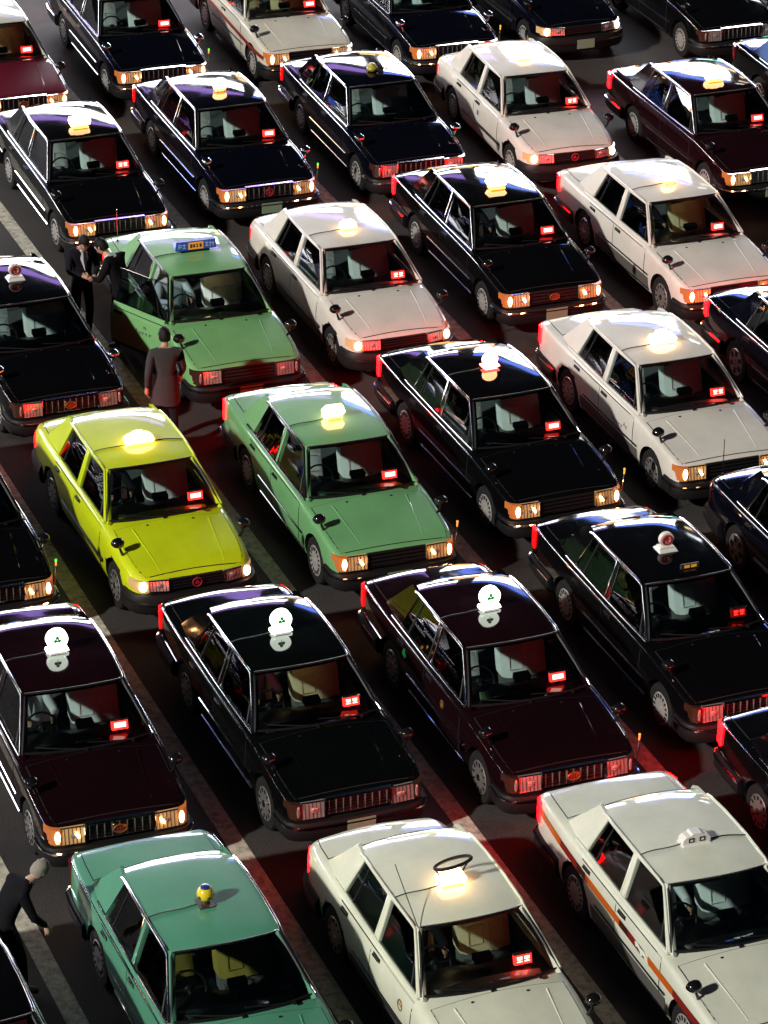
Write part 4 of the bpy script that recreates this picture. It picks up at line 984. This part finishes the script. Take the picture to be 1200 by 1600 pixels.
def hair_mesh(M, c, mat, sc=1.0):
    mb = MB(); n, m = 20, 9; vs_ = []; fs = []; rnd = random.Random(3)
    for k in range(m + 1):
        for i in range(n):
            a = 2 * math.pi * i / n; low = (-.45 if math.cos(a) < -.3 else -.12) if math.cos(a) < .5 else .34      # fringe higher than the nape
            t = lerp(math.asin(low), math.pi / 2, k / m); j = 1 + rnd.uniform(-.03, .06)
            vs_.append(c + M @ Vector((.106 * math.cos(t) * math.cos(a) * j - .004, .084 * math.cos(t) * math.sin(a) * j, .130 * math.sin(t) * j)) * sc)
    for k in range(m):
        for i in range(n):
            jn = (i + 1) % n; fs.append((k * n + i, k * n + jn, (k + 1) * n + jn, (k + 1) * n + i))
    return mb.add(vs_, fs, mat).mesh('hair', 60)
def hand_geo(mb, wrist, direc, palm_n, side_, skin):
    d = Vector(direc).normalized(); pn = Vector(palm_n); pn = (pn - d * pn.dot(d)).normalized(); w = d.cross(pn).normalized() * side_
    o = Vector(wrist); mb.tube([o - d * .02, o + d * .02, o + d * .06, o + d * .088], [.026, .030, .036, .030], skin, 8, 1.0)
    for k, (off, L) in enumerate([(-.028, .066), (-.010, .076), (.009, .072), (.027, .058)]):
        b = o + d * .082 + w * off
        mb.tube([b, b + d * L * .45 + pn * .006, b + d * L * .75 + pn * .022, b + d * L * .88 + pn * .042], [.0095, .009, .0082, .0065], skin, 6)
    b = o + d * .03 - w * .030
    mb.tube([b, b + d * .03 - w * .022 + pn * .008, b + d * .062 - w * .022 + pn * .022], [.012, .0105, .008], skin, 6)
def skin_body(J, E, rad, reg, mats):
    """J joints, E edges (first vertex is the pelvis), reg[name] region of each joint -> material"""
    names = list(J); idx = {n: i for i, n in enumerate(names)}
    me = bpy.data.meshes.new('t'); me.from_pydata([J[n] for n in names], [(idx[a], idx[b]) for a, b in E], [])
    o = tmp_obj(me); md = o.modifiers.new('s', 'SKIN'); md.use_smooth_shade = True
    for i, n in enumerate(names):
        r = rad[n]; me.skin_vertices[0].data[i].radius = r if isinstance(r, tuple) else (r, r)
        me.skin_vertices[0].data[i].use_root = (i == 0)
    sb = o.modifiers.new('u', 'SUBSURF'); sb.levels = 2; sb.render_levels = 2
    dg = bpy.context.evaluated_depsgraph_get(); ev = bpy.data.meshes.new_from_object(o.evaluated_get(dg)); bpy.data.objects.remove(o)
    mb = MB()
    vs_ = [v.co.copy() for v in ev.vertices]
    order = {}
    for f in ev.polygons:
        c = f.center; best = None
        for a, b in E:
            A, B = Vector(J[a]), Vector(J[b]); ab = B - A; t = max(0, min(1, (c - A).dot(ab) / max(1e-9, ab.length_squared)))
            d = (c - (A + ab * t)).length - .6 * lerp(max(rad[a]) if isinstance(rad[a], tuple) else rad[a], max(rad[b]) if isinstance(rad[b], tuple) else rad[b], t)
            if best is None or d < best[0]: best = (d, reg.get((a, b), reg.get(b)))
        order.setdefault(best[1], []).append(tuple(f.vertices))
    k = len(mb.v); mb.v += [tuple(v) for v in vs_]
    for rg, fl in order.items():
        i = mb.slot(mats[rg]); mb.f += fl; mb.m += [i] * len(fl)
    return mb
def person(label, J, loc, rz, mats, hair, hfwd, hup, hands, group=None, extra=None, sc=1.0, nm='person'):
    o = thing(nm, label, 'person', group, loc, rz); o.scale = (sc, sc, sc)
    E = [('pel', 'waist'), ('waist', 'chest'), ('chest', 'neck'), ('neck', 'head')]
    for s in ('l', 'r'): E += [('chest', 'sh' + s), ('sh' + s, 'el' + s), ('el' + s, 'wr' + s), ('pel', 'hip' + s), ('hip' + s, 'kn' + s), ('kn' + s, 'an' + s), ('an' + s, 'toe' + s)]
    rad = dict(pel=(.145, .115), waist=(.145, .110), chest=(.165, .115), neck=.052, head=.05)
    for s in ('l', 'r'): rad.update({'sh' + s: .070, 'el' + s: .050, 'wr' + s: .036, 'hip' + s: .092, 'kn' + s: .066, 'an' + s: .050, 'toe' + s: .040})
    reg = {'waist': 'top', 'chest': 'top', 'neck': 'collar', 'head': 'skin'}
    for s in ('l', 'r'): reg.update({'sh' + s: 'top', 'el' + s: 'top', 'wr' + s: 'top', 'hip' + s: 'leg', 'kn' + s: 'leg', 'an' + s: 'leg', 'toe' + s: 'shoe'})
    mb = skin_body(J, E, rad, reg, mats)
    M, c = head_geo(mb, Vector(J['head']) + Vector(hup).normalized() * .055 + Vector(hfwd).normalized() * .02, hfwd, hup, mats['skin'])
    for s, (d, pn) in hands.items(): hand_geo(mb, J['wr' + s], d, pn, 1 if s == 'l' else -1, mats['skin'])
    part('body', mb.mesh('person_body', 70, fix=False), o)
    part('hair', hair_mesh(M, c, hair), o)
    if extra: extra(o)
    return o
def shirt_front(J, tie=None, jacket=True):
    def fn(o):
        ch, wa, nk = Vector(J['chest']), Vector(J['waist']), Vector(J['neck']); ax = (ch - wa).normalized(); lf = Vector((0, 1, 0)); fw = lf.cross(ax).normalized()
        if fw.x < 0: fw = -fw
        a = nk + fw * .055 - ax * .02; b = ch + fw * .125; c = wa + fw * .118 + ax * .05
        sm = cloth('shirt_white', (.62, .64, .66))
        if jacket:
            mb = MB(); rows = []
            for p, w in ((a, .045), (b, .062), (c, .012)): rows.append([p - lf * w - fw * .018, p + fw * .004, p + lf * w - fw * .018])
            part('shirt', mb.grid(rows, sm, tuple(-fw * .02), sm).mesh('shirt', 60), o)
        part('collar', MB().tube([nk + fw * .05 - ax * .03 + lf * .03, nk + lf * .062 - ax * .01, nk - fw * .055 + ax * .012, nk - lf * .062 - ax * .01, nk + fw * .05 - ax * .03 - lf * .03], .016, sm, 6, .6).mesh('collar'), o)
        if tie: part('tie', MB().prism([a + fw * .012 + lf * .018, b + fw * .010 + lf * .030, c + fw * .010, b + fw * .010 - lf * .030, a + fw * .012 - lf * .018], tuple(fw * .006), tie).mesh('tie'), o)
    return fn
NAVY = cloth('navy_suit', (.010, .011, .017)); BLK = cloth('black_suit', (.006, .006, .008)); GREY = cloth('grey_coat', (.045, .044, .048)); DKG = cloth('dark_trousers', (.010, .010, .012))
WSH = cloth('white_shirt', (.60, .62, .64)); BSH = cloth('pale_blue_shirt', (.34, .42, .50)); WINE = cloth('wine_vest', (.06, .010, .018)); TIE = pmat('tie_dark', (.02, .02, .04), .6)
ST = dict(pel=(0, 0, .93), waist=(0.0, 0, 1.08), chest=(0, 0, 1.32), neck=(.01, 0, 1.47), head=(.03, 0, 1.55),
          hipl=(0, .09, .88), hipr=(0, -.09, .88), knl=(.02, .10, .49), knr=(.02, -.10, .49), anl=(-.01, .10, .09), anr=(-.01, -.10, .09), toel=(.15, .12, .04), toer=(.15, -.12, .04),
          shl=(0, .185, 1.40), shr=(0, -.185, 1.40), ell=(-.03, .235, 1.12), elr=(-.03, -.235, 1.12), wrl=(.10, .20, .92), wrr=(.10, -.20, .92))
def pose(**k): d = dict(ST); d.update(k); return d
HL = dict(l=((.2, 0, -1), (0, -1, 0)), r=((.2, 0, -1), (0, 1, 0)))
# two men exchanging something at the open door
J1 = pose(head=(.09, -.01, 1.535), neck=(.04, 0, 1.46), elr=(.06, -.23, 1.13), wrr=(.26, -.10, 1.12), ell=(.06, .23, 1.13), wrl=(.25, .08, 1.08), knl=(.03, .11, .49))
person('man in navy suit and white shirt, head bowed beside the open green door', J1, (-4.44, 46.45, 0), R(-58), dict(top=NAVY, collar=WSH, skin=SKIN, leg=BLK, shoe=SHOE), HAIRB, (.8, -.1, -.45), (.4, 0, 1),
       dict(r=((.9, .45, 0), (0, .3, -1)), l=((.9, -.45, .1), (0, -.3, -1))), extra=shirt_front(J1, TIE))
J2 = pose(pel=(-.03, 0, .93), waist=(0, 0, 1.07), chest=(.10, 0, 1.29), neck=(.20, 0, 1.42), head=(.26, .01, 1.49), shl=(.10, .185, 1.36), shr=(.10, -.185, 1.36), ell=(.20, .24, 1.10), elr=(.16, -.24, 1.10), wrl=(.42, .16, 1.07), wrr=(.40, -.14, 1.02))
person('man in black suit standing inside the open green door, reaching out his hand', J2, (-3.86, 46.20, 0), R(155), dict(top=BLK, collar=WSH, skin=SKIN2, leg=BLK, shoe=SHOE), HAIRB, (.85, 0, -.40), (.4, 0, 1),
       dict(l=((.9, -.1, .1), (0, -1, -.3)), r=((.9, .2, 0), (0, 1, -.3))), extra=shirt_front(J2, TIE))
J3 = pose(knl=(.14, .10, .50), anl=(.05, .10, .10), toel=(.21, .12, .05), knr=(-.06, -.10, .50), anr=(-.25, -.10, .12), toer=(-.11, -.12, .04), ell=(-.12, .25, 1.14), wrl=(-.06, .26, .90), elr=(.04, -.25, 1.13), wrr=(.20, -.22, .96), head=(.06, 0, 1.55))
def coat(o):
    mb = MB(); rows = []
    for z, a, b in ((1.10, .165, .135), (.98, .180, .150), (.82, .195, .165), (.66, .205, .18)):
        rows.append([Vector((b * math.cos(t) + .01, a * math.sin(t), z + .01 * math.sin(3 * t))) for t in [2 * math.pi * i / 20 for i in range(21)]])
    part('coat_skirt', mb.grid(rows, GREY).mesh('coat_skirt', 60, fix=False), o)
person('man in a long grey coat walking past the green taxi with open door', J3, (-3.00, 43.0, 0), R(100), dict(top=GREY, collar=GREY, skin=SKIN, leg=DKG, shoe=SHOE), HAIRB, (1, .1, -.2), (.1, 0, 1), HL, extra=coat)
J4 = pose(pel=(-.10, 0, .90), waist=(-.02, 0, 1.04), chest=(.14, 0, 1.24), neck=(.27, 0, 1.36), head=(.35, .0, 1.42), shl=(.13, .19, 1.31), shr=(.13, -.19, 1.31), ell=(.20, .25, 1.05), elr=(.22, -.25, 1.06), wrl=(.34, .20, .85), wrr=(.38, -.17, .87), knl=(.06, .10, .48), anl=(-.12, .10, .09), toel=(.03, .12, .04), knr=(.12, -.10, .49), anr=(.14, -.10, .09), toer=(.30, -.12, .04))
person('grey haired person in a dark suit leaning forward beside the sea green taxi', J4, (-3.78, 29.95, 0), R(25), dict(top=BLK, collar=BLK, skin=SKIN2, leg=BLK, shoe=SHOE), HAIRG, (.8, .2, -.5), (.45, 0, 1), HL, sc=.98, extra=shirt_front(J4, None))
# drivers at the wheel (taxi coordinates, right-hand drive)
SJ = dict(pel=(-.28, 0, .56), waist=(-.33, 0, .70), chest=(-.36, 0, .92), neck=(-.345, 0, 1.065), head=(-.325, 0, 1.14), hipl=(-.24, .09, .55), hipr=(-.24, -.09, .55), knl=(.16, .12, .66), knr=(.16, -.12, .66), anl=(.36, .10, .36), anr=(.40, -.10, .36), toel=(.48, .11, .33), toer=(.52, -.11, .33),
          shl=(-.355, .18, 1.00), shr=(-.355, -.18, 1.00), ell=(-.14, .26, .82), elr=(-.14, -.26, .82), wrl=(.10, .17, .90), wrr=(.10, -.17, .90))
SH = dict(l=((.9, -.1, .25), (.2, -1, 0)), r=((.9, .1, .25), (.2, 1, 0)))
def driver(key, label, top, collar, tie=None, jacket=False):
    car = C[key]; rz = car.rotation_euler[2]; off = Matrix.Rotation(rz, 3, 'Z') @ Vector((.0, -.37, 0))
    person(label, SJ, (car.location[0] + off.x, car.location[1] + off.y, 0), rz, dict(top=top, collar=collar, skin=SKIN, leg=DKG, shoe=SHOE), HAIRB, (1, 0, -.12), (.1, 0, 1), SH, 'drivers sitting at the wheel', extra=shirt_front(SJ, tie, jacket))
driver('D1', 'driver in dark jacket, white shirt and tie in the lime yellow taxi', NAVY, WSH, TIE, True)
driver('C2', 'driver in pale blue shirt in the green taxi with the open door', BSH, BSH)
driver('C4', 'driver in dark jacket and white shirt in the black taxi with trapezoid lamp', NAVY, WSH, TIE, True)
driver('C5', 'driver in black at the wheel of the white taxi with globe lamp', BLK, BLK)
driver('E1', 'driver in white shirt and dark tie in the maroon taxi with a dashboard card', WSH, WSH, TIE)
driver('E2', 'driver in wine red vest in the black taxi with clover lamp', WINE, WSH)
driver('F2', 'driver in black jacket and white shirt in the white taxi with the hoop lamp', BLK, WSH, None, True)
driver('F3', 'driver in white shirt in the white taxi with the orange red stripe', WSH, WSH)

# ------------------------------------------------------------------ the lit buildings round the square (seen mirrored in paint and chrome)
CONC = pmat('facade_dark', (.05, .05, .055), .8, noise=.2, nscale=.4)
def em(n, c, s): return pmat('lit_' + n, (.2, .2, .2), .5, emit=c, estr=s)
WIN_M = [em('window_white', (.85, .92, 1), 9), em('window_warm', (1, .72, .42), 6), em('window_blue', (.25, .42, 1), 5), em('window_off', (.1, .1, .12), .05)]
SIGN = dict(white=em('sign_white', (.93, .95, 1), 20), blue=em('sign_blue', (.10, .22, 1), 7), violet=em('sign_violet', (.45, .25, 1), 3.5), red=em('sign_red', (1, .06, .05), 8), orange=em('sign_orange', (1, .42, .10), 9), green=em('sign_green', (.15, 1, .5), 3.5))
def building(label, loc, rz, W, H, D, cols, rows, signs, seed, lit=(.34, .26, .1)):
    """facade on local -y side, spanning x -W/2..W/2"""
    o = thing('building', label, 'building', 'lit buildings round the taxi square', loc, rz); rnd = random.Random(seed)
    wall = part('wall', MB().box((0, D / 2, H / 2), (W, D, H), CONC).box((0, D / 2, H + .4), (W + .6, D + .6, .8), CONC).mesh('wall'), o)
    cw, rh = W / cols, (H - 4) / rows
    for r in range(rows):
        part('floor_band', MB().box((0, -.12, 4 + r * rh), (W - .1, .24, .35), CONC).mesh('band'), o)
        for c in range(cols):
            x = -W / 2 + (c + .5) * cw; z = 4 + (r + .5) * rh + .1
            if any(abs(x - sx) < sw / 2 + cw * .3 and abs(z - sz) < sh / 2 + rh * .3 for _, sx, sz, sw, sh in signs): continue
            q = rnd.random(); k = 0 if q < lit[0] else 1 if q < lit[0] + lit[1] else 2 if q < sum(lit) else 3
            part('window', cached(('bw', round(cw, 2), round(rh, 2), k), lambda: MB().box((0, 0, 0), (cw * .78, .10, rh * .60), WIN_M[k]).box((0, -.03, 0), (.07, .1, rh * .60), CONC).mesh('window')), o, loc=(x, -.04, z))
    for cn, sx, sz, sw, sh in signs:
        part('sign_board', MB().box((sx, -.35, sz), (sw, .5, sh), SIGN[cn]).box((sx, -.2, sz), (sw + .3, .4, sh + .3), CONC).mesh('sign'), o)
    return o
building('wide office block with long white lit signs beyond the taxi lanes', (-6, 122, 0), 0, 56, 34, 14, 14, 9, [('white', -10, 23.5, 30, 5.5), ('white', 15, 21, 14, 7), ('white', -12, 17, 18, 2.4), ('white', 15, 27.0, 14, 2.6), ('blue', 15, 31.0, 14, 2.4), ('violet', -9, 30, 28, 3.0), ('white', -9, 12.4, 24, 3.2), ('red', -24, 12, 3, 8), ('orange', 8, 12, 8, 3), ('white', 0, 7, 20, 2), ('green', 19, 8, 5, 2.4)], 3)
building('tall narrow block with a blue lit sign beyond the moving cars', (36, 116, 0), R(-16), 24, 32, 14, 7, 8, [('blue', -3, 27, 12, 4), ('white', 4, 20, 12, 6), ('violet', 0, 31, 12, 1.4), ('orange', -7, 13, 5, 3)], 5)
building('shop block with orange and white lit signs beyond the crimson taxi', (-58, 92, 0), R(38), 38, 27, 12, 10, 7, [('white', -6, 21, 16, 4.5), ('white', 9, 15, 9, 6), ('orange', -9, 13, 7, 3), ('blue', 9, 22, 9, 3), ('red', -14, 8, 4, 3), ('violet', -2, 25.5, 22, 1.6), ('white', 0, 9.2, 26, 2.6), ('white', -14, 16, 5, 3)], 9, (.6, .28, .1))
building('long arcade block with small lit shop windows beside the square', (-80, 54, 0), R(78), 40, 20, 10, 14, 5, [('white', 8, 13.5, 14, 3), ('red', -9, 11, 5, 2.2), ('orange', 15, 9.5, 6, 2), ('blue', -1, 9, 6, 2), ('white', -14, 14, 8, 2.2)], 12, (.5, .25, .1))
